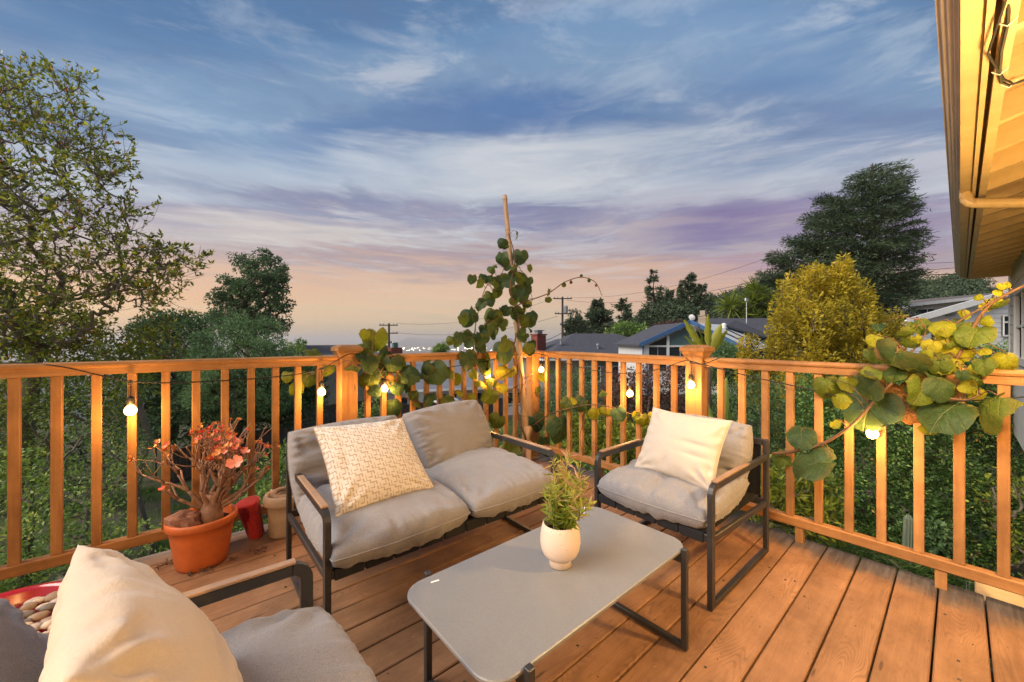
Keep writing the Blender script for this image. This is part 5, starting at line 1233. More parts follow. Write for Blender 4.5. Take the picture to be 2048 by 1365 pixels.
# wooden fence of single boards
def fence(name, label, pts, H, zt, pitch=.15, mat_='fence', capn=True, posts=2.2):
    e = empty(name, (pts[0][0], pts[0][1], zt[0]-H)); tag(e, label, 'fence', 'wooden garden fences')
    acc = 0; total = 0
    for (p, q), za, zb in zip(zip(pts, pts[1:]), zt, zt[1:]):
        p, q = Vector((*p, 0)), Vector((*q, 0)); L_ = (q-p).length; n = max(1, int(L_/pitch)); d = (q-p)/L_; nn = Vector((-d.y, d.x, 0))
        for i in range(n):
            a = p+d*(i*L_/n+.005); b = p+d*((i+1)*L_/n-.005); z = za+(zb-za)*(i+.5)/n+random.uniform(-.012, .012)
            mb = MB(); w_ = .011; mb.prism([a+nn*w_+Vector((0, 0, z-H)), b+nn*w_+Vector((0, 0, z-H)), b-nn*w_+Vector((0, 0, z-H)), a-nn*w_+Vector((0, 0, z-H))], (0, 0, H)); mb.build('board', M[mat_], e)
        if capn: MB().bar((p.x, p.y, za+.02), (q.x, q.y, zb+.02), .09, .03).build('cap_rail', M[mat_], e)
        for k in range(int(L_/posts)+1):
            c_ = p+d*min(L_, k*posts)+nn*.06; z = za+(zb-za)*min(1, k*posts/L_); MB().box(c_.x-.045, c_.x+.045, c_.y-.045, c_.y+.045, z-H-.2, z+.06).build('post', M[mat_], e)
    return e
f1, f2, f3 = WC(-12.0, 13.4), WC(-11, 16.2), WC(-10.1, 19.2)
fence('wooden_fence', 'low weathered board fence running uphill behind the red succulent', [(f1.x, f1.y), (f2.x, f2.y), (f3.x, f3.y)], 1.25, [-2.72, -2.74, -2.78], .2)
f4 = WC(-7.6, 22.5); fence('wooden_fence', 'taller section of board fence behind the patterned pillow left of the post', [(f3.x, f3.y), (f4.x, f4.y)], 2.0, [-2.2, -2.25], .2)
f5, f6 = WC(-7.4, 22.6), WC(-.5, 27.5); fence('wooden_fence', 'dark board fence in front of the white bungalow behind the vine', [(f5.x, f5.y), (f6.x, f6.y)], 1.6, [-2.7, -3.0], .3)
sk_ = MB(); q = atd(312, 960, 11.8); sk_.tube([q, q+Vector((0, 0, 1.5))], .025, 6); tag(sk_.build('garden_stake', M['darkwood']), 'thin dark stake standing in the yard in front of the low fence', 'stake')
# grass and litter on the yard
gp = []
while len(gp) < 26000:
    px = random.uniform(240, 700); py = random.uniform(950, 1100); Yd = random.uniform(4.5, 13)
    Xc = (px-1024)/F*Yd*random.uniform(.9, 1.1); p = WC(Xc, Yd); k = noise.noise(Vector((p.x*.9, p.y*.9, 0)))
    if k > -.02 or random.random() < .12: gp.append((p.x, p.y, ground_z(p.x, p.y)+noise.noise(Vector((p.x*.06, p.y*.06, 0)))*.22))
leaves('lawn_grass', np.array(gp), LM['grass'], None, .10, .16, (0, 0, 1), 1.6)
shrub('low_plant', 'green leafy clump on the yard below the deck behind bucket and yarn', 'plant', [(480, 930), (600, 880), (640, 900), (640, 1010), (560, 1060), (480, 1050)], 6.0, .4, 110, 24, .14, 'bushgreen', .06, edge=50, ns=20)
shrub('low_plant', 'green leafy bush behind the left post seen between balusters', 'plant', [(700, 830), (760, 800), (860, 850), (900, 900), (760, 930), (700, 920)], 9, .5, 120, 26, .2, 'bushgreen', .075, edge=40, ns=20)
shrub('low_plant', 'green bush under the handrail at the deck corner left of the bamboo pole', 'plant', [(860, 860), (1000, 850), (1040, 900), (1050, 960), (900, 960)], 8, .5, 130, 26, .2, 'bushgreen', .07, edge=40, ns=20)

# ------------------------------------------------------------------ houses down the slope
def hip(name, label, c, ang, wx, wy, ze, zr, zg, ridge, roofm, wallm, wins=(), over=.5, cat='house', extra=None):
    """gable or hip roofed house: c centre, ang rotation, wx,wy half sizes, ze eave, zr ridge height, ridge half length"""
    e = empty(name, (c.x, c.y, zg), ang); tag(e, label, cat, 'houses beyond the garden'); Mx = Matrix.Translation((c.x, c.y, 0)) @ Matrix.Rotation(ang, 4, 'Z')
    MB().box(-wx, wx, -wy, wy, zg, ze-.02, Mx).build('wall', wallm, e)
    a, b = wx+over, wy+over
    vs = [(-a, -b, ze), (a, -b, ze), (a, b, ze), (-a, b, ze), (-ridge, 0, zr), (ridge, 0, zr)]
    vs2 = vs+[(x, y, z-.14) for x, y, z in vs[:4]]
    mb = MB(); mb.add([Mx @ Vector(v) for v in vs2], [(0, 1, 5, 4), (2, 3, 4, 5), (1, 2, 5), (3, 0, 4), (7, 6, 1, 0), (8, 7, 1+0, 2) if 0 else (7, 8, 2, 1)[::-1], (8, 9, 3, 2)[::-1], (9, 6, 0, 3)[::-1], (6, 7, 8, 9)]); rf = mb.build('roof', roofm, e)
    fm = MB()
    for p, q in [((-a, -b), (a, -b)), ((a, -b), (a, b)), ((a, b), (-a, b)), ((-a, b), (-a, -b))]: fm.bar(Mx @ Vector((*p, ze-.08)), Mx @ Vector((*q, ze-.08)), .05, .16)
    fm.build('fascia', M['white'], rf)
    for s_, x0, x1, z0, z1 in wins:
        # s_: side -y, +y, -x, +x
        if s_ == 'f': B_ = lambda o0, o1, u0, u1, w0, w1: (u0, u1, -wy-o1, -wy-o0, w0, w1)
        elif s_ == 'l': B_ = lambda o0, o1, u0, u1, w0, w1: (-wx-o1, -wx-o0, u0, u1, w0, w1)
        elif s_ == 'r': B_ = lambda o0, o1, u0, u1, w0, w1: (wx+o0, wx+o1, u0, u1, w0, w1)
        w_ = MB(); t_ = .09
        for q in [(x0-t_, x1+t_, z1, z1+t_), (x0-t_, x1+t_, z0-t_, z0), (x0-t_, x0, z0, z1), (x1, x1+t_, z0, z1)]: w_.box(*B_(.002, .06, *q), Mx)
        wo_ = w_.build('window', M['white'], e); MB().box(*B_(.002, .02, x0+.001, x1-.001, z0+.001, z1-.001), Mx).build('pane', M['glass'], wo_)
        MB().box(*B_(.021, .05, (x0+x1)/2-.03, (x0+x1)/2+.03, z0+.001, z1-.001), Mx).build('mullion', M['white'], wo_)
    return e, Mx, rf
# dark hip roofed house beyond the corner
hA = atd(1190, 720, 37); eA, MA, rA = hip('hip_roof_house', 'low grey house with dark shingle hip roof and brick chimney behind the right railing', hA, R(-28), 6.3, 4.6, -.35, 1.75, -4.9, 2.2, M['shingle'], M['concrete'],
    [('f', -3.2, -1.7, -2.3, -1.1), ('f', -.6, .6, -2.3, -1.1), ('f', 1.6, 3.2, -2.2, -1.2), ('l', -2, -.8, -2.2, -1.1)])
q = atd(1077, 680, 34.5); ch = MB().box(q.x-.55, q.x+.55, q.y-.4, q.y+.4, -1.2, 1.55, bev=.01); ch.box(q.x-.62, q.x+.62, q.y-.47, q.y+.47, 1.56, 1.68); co = ch.build('chimney', M['brick'], eA)
MB().box(q.x-.3, q.x+.3, q.y-.2, q.y+.2, 1.69, 1.95).box(q.x-.42, q.x+.42, q.y-.3, q.y+.3, 1.96, 2.02).build('chimney_cap', M['steel'], co)
for px, py, hh in [(1196, 697, .55), (1240, 692, .5), (1122, 678, .25), (1262, 694, .3)]:
    q = atd(px, py, 33.5); MB().lathe((q.x, q.y, q.z-.5), [(.09, 0), (.09, hh+.2), (.17, hh+.21), (.14, hh+.36)], 10).build('roof_vent', M['steel'], rA)
# shed roofs at far left horizon
hB = atd(648, 712, 30); hip('brown_roof_house', 'distant brown shallow roof just left of the left post above the handrail', hB, R(-10), 3.4, 3, .1, .75, -4, 1.2, M['shingle2'], M['concrete'])
hC = atd(905, 800, 31); eC, MC_, rC = hip('white_bungalow', 'white bungalow with pale grey roof glimpsed through balusters and vine at centre left', hC, R(-24), 5.6, 3.4, -2.25, -.75, -4.9, 3.6, mat('pale grey roof', (.17, .18, .20), .8, var=.15), M['wallw'],
    [('f', -4.2, -2.9, -3.6, -2.8), ('f', -1.5, -.2, -3.6, -2.7), ('f', 1.2, 2.6, -3.6, -2.7), ('f', 3.5, 4.6, -3.6, -2.8)])
q = atd(790, 700, 30); MB().box(q.x-.45, q.x+.45, q.y-.35, q.y+.35, -1.3, .55).build('chimney', M['brick'], eC); MB().box(q.x-.18, q.x+.18, q.y-.15, q.y+.15, .551, .95).build('flue', mat('copper green flue', (.10, .20, .18), .6), eC)
# white car parked in front of the bungalow
def car(c, ang, label):
    e = empty('parked_car', c, ang); tag(e, label, 'car'); Mx = MW[e.name]; L_, W_ = 4.3, 1.75
    prof = [(-2.1, .35), (-2.15, .65), (-2.0, .9), (-1.55, .98), (-1.0, 1.42), (.35, 1.46), (1.05, 1.0), (1.95, .88), (2.15, .6), (2.1, .33)]
    A_ = [Mx @ Vector((x, -W_/2, z)) for x, z in prof]; mb = MB(); mb.prism(A_, Mx.to_3x3() @ Vector((0, W_, 0))); mb.build('body', M['white'], e)
    for sy in (-1, 1):
        mb = MB(); mb.prism([Mx @ Vector((x, sy*(W_/2+.006), z)) for x, z in [(-1.35, 1.0), (-.95, 1.36), (.28, 1.40), (.85, 1.02)]], Mx.to_3x3() @ Vector((0, .004*sy, 0))); mb.build('side_window', M['glass'], e)
        for x in (-1.3, 1.3):
            mb = MB(); mb.lathe((0, 0, 0), [(.18, -.1), (.32, -.1), (.33, 0), (.32, .1), (.18, .1)], 16, M=Mx @ Matrix.Translation((x, sy*.80, .33)) @ Matrix.Rotation(R(90), 4, 'X')); mb.build('wheel', M['black'], e)
cc = WC(-4.2, 25.2); cc.z = ground_z(cc.x, cc.y); car(cc, R(-45), 'white parked car partly hidden by the railing vine below the bungalow')

# blue and white house with the glazed gable
YB = 24.
def pB(px, py, Yd=YB): return atd(px, py, Yd)
hb = empty('blue_house', pB(1400, 800)); tag(hb, 'blue and white house with glazed gable and white metal roof behind the right post', 'house', 'houses beyond the garden')
fwd = WC(0, 1); rgt = WC(1, 0); fwd.z = rgt.z = 0
def slab(name, quad, th, mt_, par, dirv=None):
    mb = MB(); mb.prism(quad, dirv if dirv is not None else Vector((0, 0, -th))); return mb.build(name, mt_, par)
# gable wall: white posts, glass panes, running back from the eave line
gw = [pB(1288, 692), pB(1384, 648), pB(1480, 690), pB(1480, 790), pB(1288, 790)]
mb = MB(); mb.prism([p+fwd*.25 for p in gw], fwd*5.5); mb.build('wall', M['white'], hb)
def paneq(pts, nm='pane', m_=None, o_=.2): mb = MB(); mb.prism([p+fwd*o_ for p in pts], fwd*.03); return mb.build(nm, m_ or M['glass'], hb)
paneq([pB(1300, 690), pB(1335, 674), pB(1335, 691), pB(1300, 691)]); paneq([pB(1341, 670), pB(1386, 650), pB(1388, 691), pB(1341, 691)], 'gable_panel', M['greenpaint'])
for a, b in ((1301, 1317), (1319, 1335), (1341, 1362), (1365, 1386)): paneq([pB(a, 695), pB(b, 695), pB(b, 714), pB(a, 714)])
for a, b in ((1301, 1335), (1341, 1386)): paneq([pB(a, 725), pB(b, 725), pB(b, 742), pB(a, 742)])
paneq([pB(1396, 662), pB(1440, 680), pB(1440, 695), pB(1396, 695)]);
for a, b, y0, y1 in ((1335.5, 1340.5, 672, 790), (1387, 1394, 652, 790), (1290, 1299, 690, 790), (1449, 1455, 680, 760)):
    mb = MB(); mb.prism([p+fwd*.12 for p in (pB(a, y0), pB(b, y0), pB(b, y1), pB(a, y1))], fwd*.07); mb.build('window_post', M['white'], hb)
mb = MB(); mb.prism([p+fwd*.13 for p in (pB(1290, 691.3), pB(1450, 691.3), pB(1450, 694.5), pB(1290, 694.5))], fwd*.06); mb.build('window_rail', M['white'], hb)
# roof planes with blue barge boards
ridge0 = pB(1380, 644); eL = pB(1279, 690); eR = pB(1500, 694)
slab('roof', [ridge0, eL, eL+fwd*6, ridge0+fwd*6], .12, M['shingle'], hb)
slab('metal_roof', [pB(1387, 646, 23.9), pB(1503, 701, 20.4), pB(1540, 694, 25), pB(1446, 650, 29)], .1, M['metalroof'], hb)
MB().bar(ridge0-fwd*.1, eL-fwd*.1, .10, .24).build('barge_board', M['bluepaint'], hb); MB().bar(ridge0-fwd*.15, pB(1503, 704, 20.3), .10, .2).build('barge_board', M['bluepaint'], hb)
for s0, s1, t0_, t1_ in ((.42, .72, .30, .36), (.25, .6, .66, .72)):
    A_, B_, C_, D_ = pB(1387, 646, 23.9), pB(1503, 701, 20.4), pB(1540, 694, 25), pB(1446, 650, 29)
    f_ = lambda s_, t_: A_.lerp(B_, s_).lerp(D_.lerp(C_, s_), t_)+Vector((0, 0, .05))
    mb = MB(); mb.prism([f_(s0, t0_), f_(s1, t0_), f_(s1, t1_), f_(s0, t1_)], Vector((0, 0, -.1))); mb.build('skylight', M['glass'], hb)
# main roof behind, ridge along the view's width
slab('roof', [pB(1362, 668, 29), pB(1400, 637, 33), pB(1560, 637, 33), pB(1580, 676, 29)], .15, M['shingle'], hb)
mb = MB(); mb.prism([pB(1362, 668, 29.3), pB(1578, 676, 29.3), pB(1578, 760, 29.3), pB(1362, 760, 29.3)], fwd*3.5); mb.build('wall', M['bluepaint'], hb)
slab('dormer_roof', [pB(1453, 651, 27), pB(1470, 641, 29), pB(1545, 672, 29), pB(1530, 674, 27)], .12, M['shingle'], hb)
mb = MB(); mb.prism([pB(1456, 652, 27.2), pB(1530, 676, 27.2), pB(1530, 700, 27.2), pB(1456, 672, 27.2)], fwd*1.5); mb.build('dormer_wall', M['bluepaint'], hb)
q = pB(1381, 640, 28); MB().lathe((0, 0, 0), [(.01, .0), (.12, .02), (.23, .07), (.23, .08), (.12, .035), (.01, .015)], 18, M=Matrix.Translation(q+Vector((.15, 0, .15))) @ Matrix.Rotation(R(65), 4, 'Y')).tube([q-Vector((0, 0, .4)), q+Vector((0, 0, .1))], .03, 6).build('satellite_dish', M['white'], hb)
q = pB(1407, 634, 31); MB().box(q.x-.3, q.x+.3, q.y-.3, q.y+.3, q.z-.6, q.z+.1).box(q.x-.2, q.x+.2, q.y-.2, q.y+.2, q.z+.101, q.z+.5).build('chimney', mat('tan chimney', (.38, .30, .22), .8), hb)
q = pB(1448, 650, 27); MB().lathe((q.x, q.y, q.z-.3), [(.16, 0), (.17, .3), (.13, .38), (.05, .42)], 12).build('turbine_vent', M['white'], hb)
q = pB(1493, 637, 31); MB().tube([q-Vector((0, 0, .4)), q+Vector((0, 0, 1.45))], .03, 6).box(q.x-.25, q.x+.3, q.y-.05, q.y+.05, q.z+1.4, q.z+1.6).build('antenna_mast', M['white'], hb)
q = pB(1286, 694); MB().tube([q, q+Vector((0, 0, -.5)), q+rgt*.25+Vector((0, 0, -.7)), q+rgt*.25+Vector((0, 0, -3))], .05, 6).build('downpipe', M['bluepaint'], hb)
hD = atd(1290, 700, 40); hip('pale_roof_house', 'pale tan roofed house between the dark hip roof and the blue house', hD, R(-12), 2.6, 3, -.4, .75, -5, .6, mat('tan roof', (.36, .34, .30), .85, var=.15), M['wallw'])

# white house to the right with the louvre
YW = 17.
hw_ = empty('white_house', atd(1900, 800, YW)); tag(hw_, 'white sided house with low gable, louvre vent and windows at right below the hillside', 'house', 'houses beyond the garden')
def pW(px, py, Yd=YW): return atd(px, py, Yd)
ws = MB(); # siding built board by board on the gable wall
base_pts = [(1808, 640), (1955, 598), (2100, 556)]
for i in range(17):
    y1 = 740-i*9.4; y0 = y1-9.4
    def xl(y): return 1808 if y > 640 else 1808+(640-y)/(42/147.)
    a0, a1 = xl(y0), xl(y1)
    if y0 < 560: break
    mb = MB(); o1_ = fwd*0
    A_ = [pW(a1, y1)-fwd*.02, pW(2120, y1)-fwd*.02, pW(2120, y0+.4), pW(a0, y0+.4)]
    mb.prism(A_, fwd*.12); mb.build('siding_board', M['white'], hw_)
slab('roof', [pW(1797, 643)-fwd*.4, pW(2120, 549)-fwd*.4, pW(2120, 549)+fwd*7+rgt*8, pW(1797, 643)+fwd*7+rgt*8], .16, M['shingle2'], hw_)
MB().bar(pW(1797, 644)-fwd*.45, pW(2120, 551)-fwd*.45, .08, .26).build('barge_board', M['white'], hw_)
for k in range(5): MB().bar(pW(1889, 624+k*2)-fwd*.1, pW(1906, 624+k*2)-fwd*.1, .04, .025).build('louvre_slat', M['steel'], hw_)
for a, b, y0, y1 in ((2002, 2040, 632, 672),):
    mb = MB(); mb.prism([p-fwd*.05 for p in (pW(a, y0), pW(b, y0), pW(b, y1), pW(a, y1))], fwd*.04); w_ = mb.build('window', M['glass'], hw_)
    for (c0_, c1_) in (((a, y0), (b, y0)), ((a, y1), (b, y1)), ((a, y0), (a, y1)), ((a, (y0+y1)/2-7), (b, (y0+y1)/2-7))): MB().bar(pW(*c0_)-fwd*.09, pW(*c1_)-fwd*.09, .05, .07).build('window_frame', M['white'], w_)
mb = MB(); mb.prism([pW(1862, 655)-fwd*.05, pW(1872, 655)-fwd*.05, pW(1872, 690)-fwd*.05, pW(1862, 690)-fwd*.05], fwd*.04); mb.build('window', M['glass'], hw_)
# the flat roofed building further up
hE = empty('flat_roof_house', atd(1880, 700, 26)); tag(hE, 'flat roofed pale building with a strip window, just above the white gable', 'house', 'houses beyond the garden')
mb = MB(); mb.prism([pW(1822, 611, 26), pW(2000, 600, 26), pW(2000, 700, 26), pW(1822, 700, 26)], fwd*5); mb.build('wall', M['wallw'], hE)
slab('roof', [pW(1818, 610, 25.6), pW(2010, 588, 25.6), pW(2010, 584, 32), pW(1822, 601, 32)], .16, M['shingle2'], hE)
MB().bar(pW(1818, 611, 25.5), pW(2010, 590, 25.5), .08, .2).build('fascia', M['white'], hE)
mb = MB(); mb.prism([p-fwd*.06 for p in (pW(1831, 620, 26), pW(1866, 618, 26), pW(1866, 628, 26), pW(1831, 628, 26))], fwd*.04); w_ = mb.build('window', M['glass'], hE)
for c0_, c1_ in (((1830, 619), (1866, 617)), ((1830, 629), (1866, 629)), ((1830, 619), (1830, 629)), ((1855, 618), (1855, 629))): MB().bar(pW(*c0_, 25.9), pW(*c1_, 25.9), .05, .08).build('window_frame', M['white'], w_)

# ------------------------------------------------------------------ utility poles and wires
def upole(px, ytop, Yd, label, arms, trans=None):
    p = atd(px, ytop, Yd); g = ground_z(p.x, p.y); e = empty('utility_pole', (p.x, p.y, g)); tag(e, label, 'utility pole', 'utility poles')
    MB().tube([(p.x, p.y, g), (p.x, p.y, p.z)], [.16, .11], 10).build('pole', M['pole'], e)
    for y, hw in arms:
        z = HC-(y-HY)*Yd/F; MB().bar(Vector((p.x, p.y, z))-rgt*hw-fwd*.16, Vector((p.x, p.y, z))+rgt*hw-fwd*.16, .10, .12).build('cross_arm', M['pole'], e)
        ins = MB()
        for k in (-.9, -.55, .55, .9): q = Vector((p.x, p.y, z+.06))+rgt*hw*k-fwd*.16; ins.lathe(q, [(.03, 0), (.06, .03), (.05, .14), (.02, .17)], 8)
        ins.build('insulators', M['steel'], e)
    if trans: z = HC-(trans-HY)*Yd/F; MB().lathe((p.x+rgt.x*.38, p.y+rgt.y*.38, z-.5), [(.2, 0), (.23, .05), (.23, .75), (.16, .85)], 14).build('transformer', M['steel'], e)
    return p
p1 = upole(778, 647, 46, 'dark utility pole with two cross arms standing against the distant bay', [(651, 1.1), (667, 1.1), (686, .4)])
p2 = upole(1125, 594, 44, 'wooden utility pole with transformer behind the dark hip roof', [(598, 1.05), (628, .9), (650, .3)], 618)
def wire(a, b, sag_, label, r_=.02, n=14):
    a, b = Vector(a), Vector(b); pts = [a.lerp(b, i/n)-Vector((0, 0, sag_*4*(i/n)*(1-i/n))) for i in range(n+1)]
    tag(MB().tube(pts, r_, 5).build('power_line', M['rubber']), label, 'wire', 'overhead wires')
wire(p2+Vector((0, 0, -.1))+rgt*.9, atd(1565, 505, 30), 1.0, 'faint upper overhead wire climbing from the pole to the cedar', .012)
wire(p2+Vector((0, 0, -.4))+rgt*.5, atd(1530, 557, 30), .9, 'second overhead wire climbing from the pole towards the cedar', .014)
wire(atd(1128, 668, 44), atd(1560, 598, 26), .5, 'thick lower overhead cable passing the palms to the pole', .022)
wire(atd(1060, 690, 44), atd(1128, 664, 44), .2, 'short service cable from pole to the brick chimney roof', .03)
wire(p1+rgt*.9, p2-rgt*.9+Vector((0, 0, -.1)), 1.1, 'thin wire spanning between the two utility poles, upper', .014)
wire(p1+rgt*.8+Vector((0, 0, -1.1)), p2-rgt*.5+Vector((0, 0, -2.2)), 1.0, 'thin wire spanning between the two utility poles, lower', .016)
wire(atd(1835, 540, 26), atd(1925, 534, 24), .05, 'overhead wire right of the cedar, middle one', .016)
wire(atd(1830, 550, 26), atd(1960, 545, 24), .05, 'thick overhead cable right of the cedar, lowest one', .026)
wire(atd(1830, 527, 26), atd(1960, 521, 24), .05, 'thin overhead wire right of the cedar, topmost one', .012)

# ------------------------------------------------------------------ trees behind the houses
def conifer(px, ytop, Yd, halfw, ybase, label, lm='far', n=26, droop=.15, dens=60, cat='tree', gap=0., name='conifer_tree', leaf=.32, skew=0):
    top = atd(px, ytop, Yd); s_ = Yd/F; zb = HC-(ybase-HY)*s_; H_ = top.z-zb; Rm = halfw*s_*1.3
    g = ground_z(top.x, top.y); e = empty(name, (top.x, top.y, g)); tag(e, label, cat, 'trees on the skyline')
    tb_ = [([(top.x, top.y, g), (top.x, top.y, (g+top.z)/2), tuple(top)], [Rm*.10, Rm*.06, Rm*.012])]; P_, D_, T_ = [], [], []
    for k in range(n):
        f = (k+.5)/n; z = top.z-H_*f**.95
        if random.random() < gap: continue
        prof = (f**.6)*(.9+.35*math.sin(k*2.3+px))
        for j_ in range(random.choice([4, 5, 6])):
            a = random.uniform(0, 6.283); L_ = Rm*prof*random.uniform(.6, 1.1)*(1+skew*math.cos(a)); d = Vector((math.cos(a), math.sin(a), random.uniform(-.05, .25)-droop))
            p0_ = Vector((top.x, top.y, z)); mid_ = p0_+d*L_*.6; en = p0_+d*L_+Vector((0, 0, L_*.12))
            tb_.append(([p0_, mid_, en], [Rm*.02, Rm*.012, Rm*.005]))
            m_ = max(4, int(dens*(.25+prof)))
            for q in range(m_):
                u_ = random.uniform(.12, 1)**.7; c_ = p0_.lerp(mid_, u_/.6) if u_ < .6 else mid_.lerp(en, (u_-.6)/.4)
                P_.append(c_+Vector((random.gauss(0, 1), random.gauss(0, 1), random.gauss(-.25, .5)))*L_*.13+Vector((0, 0, random.gauss(0, .12)*H_/n*2))); D_.append(d+Vector((0, 0, random.uniform(-.4, .5)))); T_.append(random.random())
    tubes_obj('trunk', tb_, M['bark'], e, 7, 4, Rm*.02)
    leaves('crown', np.array(P_), LM[lm], e, leaf, .28, tone=np.array(T_), dirs=np.array(D_)); return e
conifer(1195, 600, 62, 34, 672, 'bushy dark conifer right of the utility pole', n=16, dens=120, leaf=.55)
conifer(1247, 598, 58, 26, 672, 'open topped conifer, second right of the utility pole', n=14, dens=70, gap=.15, leaf=.5)
conifer(1307, 541, 60, 26, 668, 'tall thin conifer with bare trunk sections, left of the tall pair', n=24, dens=60, gap=.3, leaf=.5)
conifer(1340, 580, 64, 30, 668, 'dark conifer between the thin conifer and the tall spires', n=16, dens=120, leaf=.55)
conifer(1381, 546, 60, 26, 668, 'tall irregular spire conifer above the blue house', n=26, dens=80, gap=.12, leaf=.5)
conifer(1365, 562, 61, 18, 668, 'narrow spire conifer touching the tall irregular spire', n=22, dens=60, gap=.1, leaf=.5)
conifer(1403, 568, 59, 28, 668, 'leaning conifer right of the tall irregular spire', n=20, dens=80, gap=.1, leaf=.5, skew=.3)
def mass(name, label, poly, Yc, T, n, per, r, lm, size, group=None, edge=30, root_h=None):
    return tree(name, label, 'tree', (sum(p[0] for p in poly)/len(poly), 700), Yc, poly, Yc, T, n, per, r, lm, size, r0=.02*Yc/4, edge=edge, group='trees on the skyline', r1=.02)
mass('round_tree', 'rounded olive trees behind the hip roof at its right', [(1212, 676), (1225, 655), (1260, 648), (1290, 652), (1296, 680), (1250, 690)], 50, 2, 70, 70, .8, 'bushgreen', .3)
mass('round_tree', 'dark broad tree mass below the tall conifers', [(1283, 672), (1284, 630), (1300, 615), (1345, 612), (1400, 622), (1430, 650), (1420, 668), (1350, 690)], 56, 3, 170, 80, 1.0, 'far', .42)
mass('round_tree', 'low olive brown tree left of the blue house roof', [(1296, 690), (1310, 655), (1345, 646), (1372, 650), (1360, 668), (1330, 690)], 36, 1.5, 90, 80, .5, 'redshrub', .2)
for k, (x, w_) in enumerate([(1136, 5), (1143, 5), (1150, 6), (1158, 5), (1165, 4)]):
    yt = [634, 618, 616, 622, 640][k]
    mass('poplar_tree', ['first', 'second', 'third', 'fourth', 'fifth'][k]+' from the left of the slim upright poplars beside the utility pole', [(x-w_, 672), (x-w_+1, yt+20), (x, yt), (x+w_-1, yt+18), (x+w_, 672)], 52, .5, 34, 34, .32, 'far', .26, edge=5)
mass('small_tree', 'little round tree on the skyline above the centre left handrail', [(868, 705), (872, 692), (884, 684), (893, 692), (896, 706)], 40, .5, 34, 50, .3, 'bushgreen', .2, edge=10)
# the wooded ridge at right: single tree crowns on the hill
k = 0
for i in range(120):
    px = 1205+i*6.3+random.uniform(-3, 3); 
    if px > 1995: break
    if px < 1560: yt = 672-(px-1205)*.305+random.uniform(-5, 4)
    else: yt = 566+random.uniform(-8, 10)-(8 if px > 1900 else 0)
    if 1560 < px < 1800: continue
    Yd = 150 if px < 1560 else 95
    for row in range(4):
        y0 = yt+row*13; pxx = px+random.uniform(-4, 4)
        if y0 > 662: continue
        c_ = atd(pxx, y0+6, Yd-row*9); e_ = None
        n_ = 16; Cn = np.array(c_)+rng.normal(size=(n_, 3))*np.array([1.5, 1.5, 1.1])*(Yd/120)
        P_, d_, k_ = clumps(Cn, 24, 1.1*Yd/120, .8)
        e_ = empty('hillside_tree', (c_.x, c_.y, c_.z-6)); tag(e_, 'dark crowded tree on the wooded hillside beyond the houses', 'tree', 'trees crowding the far hillside')
        MB().tube([(c_.x, c_.y, c_.z-9), (c_.x, c_.y, c_.z+.5)], [.3, .1], 5).build('trunk', M['bark'], e_)
        leaves('crown', P_, LM['far'], e_, .62*Yd/120, .6, tone=np.clip(k_*.5+rng.uniform(0, .5, len(P_)), 0, 1))
# spiky palm like trees above the blue roof
def palm(px, py, Yd, label, s_=1.0):
    c_ = atd(px, py, Yd); g = ground_z(c_.x, c_.y); e = empty('cabbage_palm', (c_.x, c_.y, g)); tag(e, label, 'palm', 'spiky palms above the blue roof')
    MB().tube([(c_.x, c_.y, g), (c_.x+.1, c_.y, (g+c_.z)/2), tuple(c_)], [.2, .15, .1], 8).build('trunk', M['bark'], e)
    D_ = unit(rng.normal(size=(150, 3))+np.array([0, 0, .35])); leaves('crown', np.array(c_)+D_*.1, LM['lime'], e, 1.5*s_, .075, dirs=D_*6, tone=rng.uniform(0, .7, 150))
for k, (x, y, l) in enumerate([(1462, 612, 'lowest left spiky palm by the antenna mast'), (1481, 628, 'spiky palm directly behind the antenna mast base'), (1515, 585, 'tallest spiky palm head left of the cedar'), (1525, 612, 'spiky palm below the tallest head'), (1502, 605, 'spiky palm centred in the palm group'), (1538, 632, 'spiky palm nearest the yellow tree'), (1497, 640, 'low spiky palm just over the blue roof ridge'), (1545, 600, 'spiky palm half hidden by the yellow tree top')]): palm(x, y, 42, l, 1.15)
# the great cedar
random.seed(3)
YC_ = 22.; ct = atd(1745, 338, YC_); gz_ = ground_z(ct.x, ct.y); ce = empty('cedar_tree', (ct.x, ct.y, gz_)); tag(ce, 'huge dark green cedar with layered drooping sprays behind the yellow tree', 'tree')
polyC = [(1518, 538), (1560, 546), (1548, 505), (1590, 500), (1585, 472), (1622, 468), (1612, 432), (1650, 420), (1645, 392), (1690, 392), (1712, 352), (1738, 336), (1755, 324), (1785, 326), (1806, 345), (1808, 385), (1830, 410), (1822, 440), (1842, 465), (1835, 500), (1850, 505), (1825, 530), (1832, 560), (1815, 600), (1822, 640), (1760, 690), (1640, 690), (1560, 620), (1575, 585), (1530, 560)]
CC = crown(polyC, YC_, 3.4, 880, 110, .6)
CC = CC[np.argsort(CC[:, 2])]
tb_ = [([(ct.x, ct.y, gz_), (ct.x, ct.y, 2), (ct.x, ct.y, 6.5), tuple(ct+Vector((0, 0, .3)))], [.55, .42, .25, .04])]; P_, D_, T_ = [], [], []
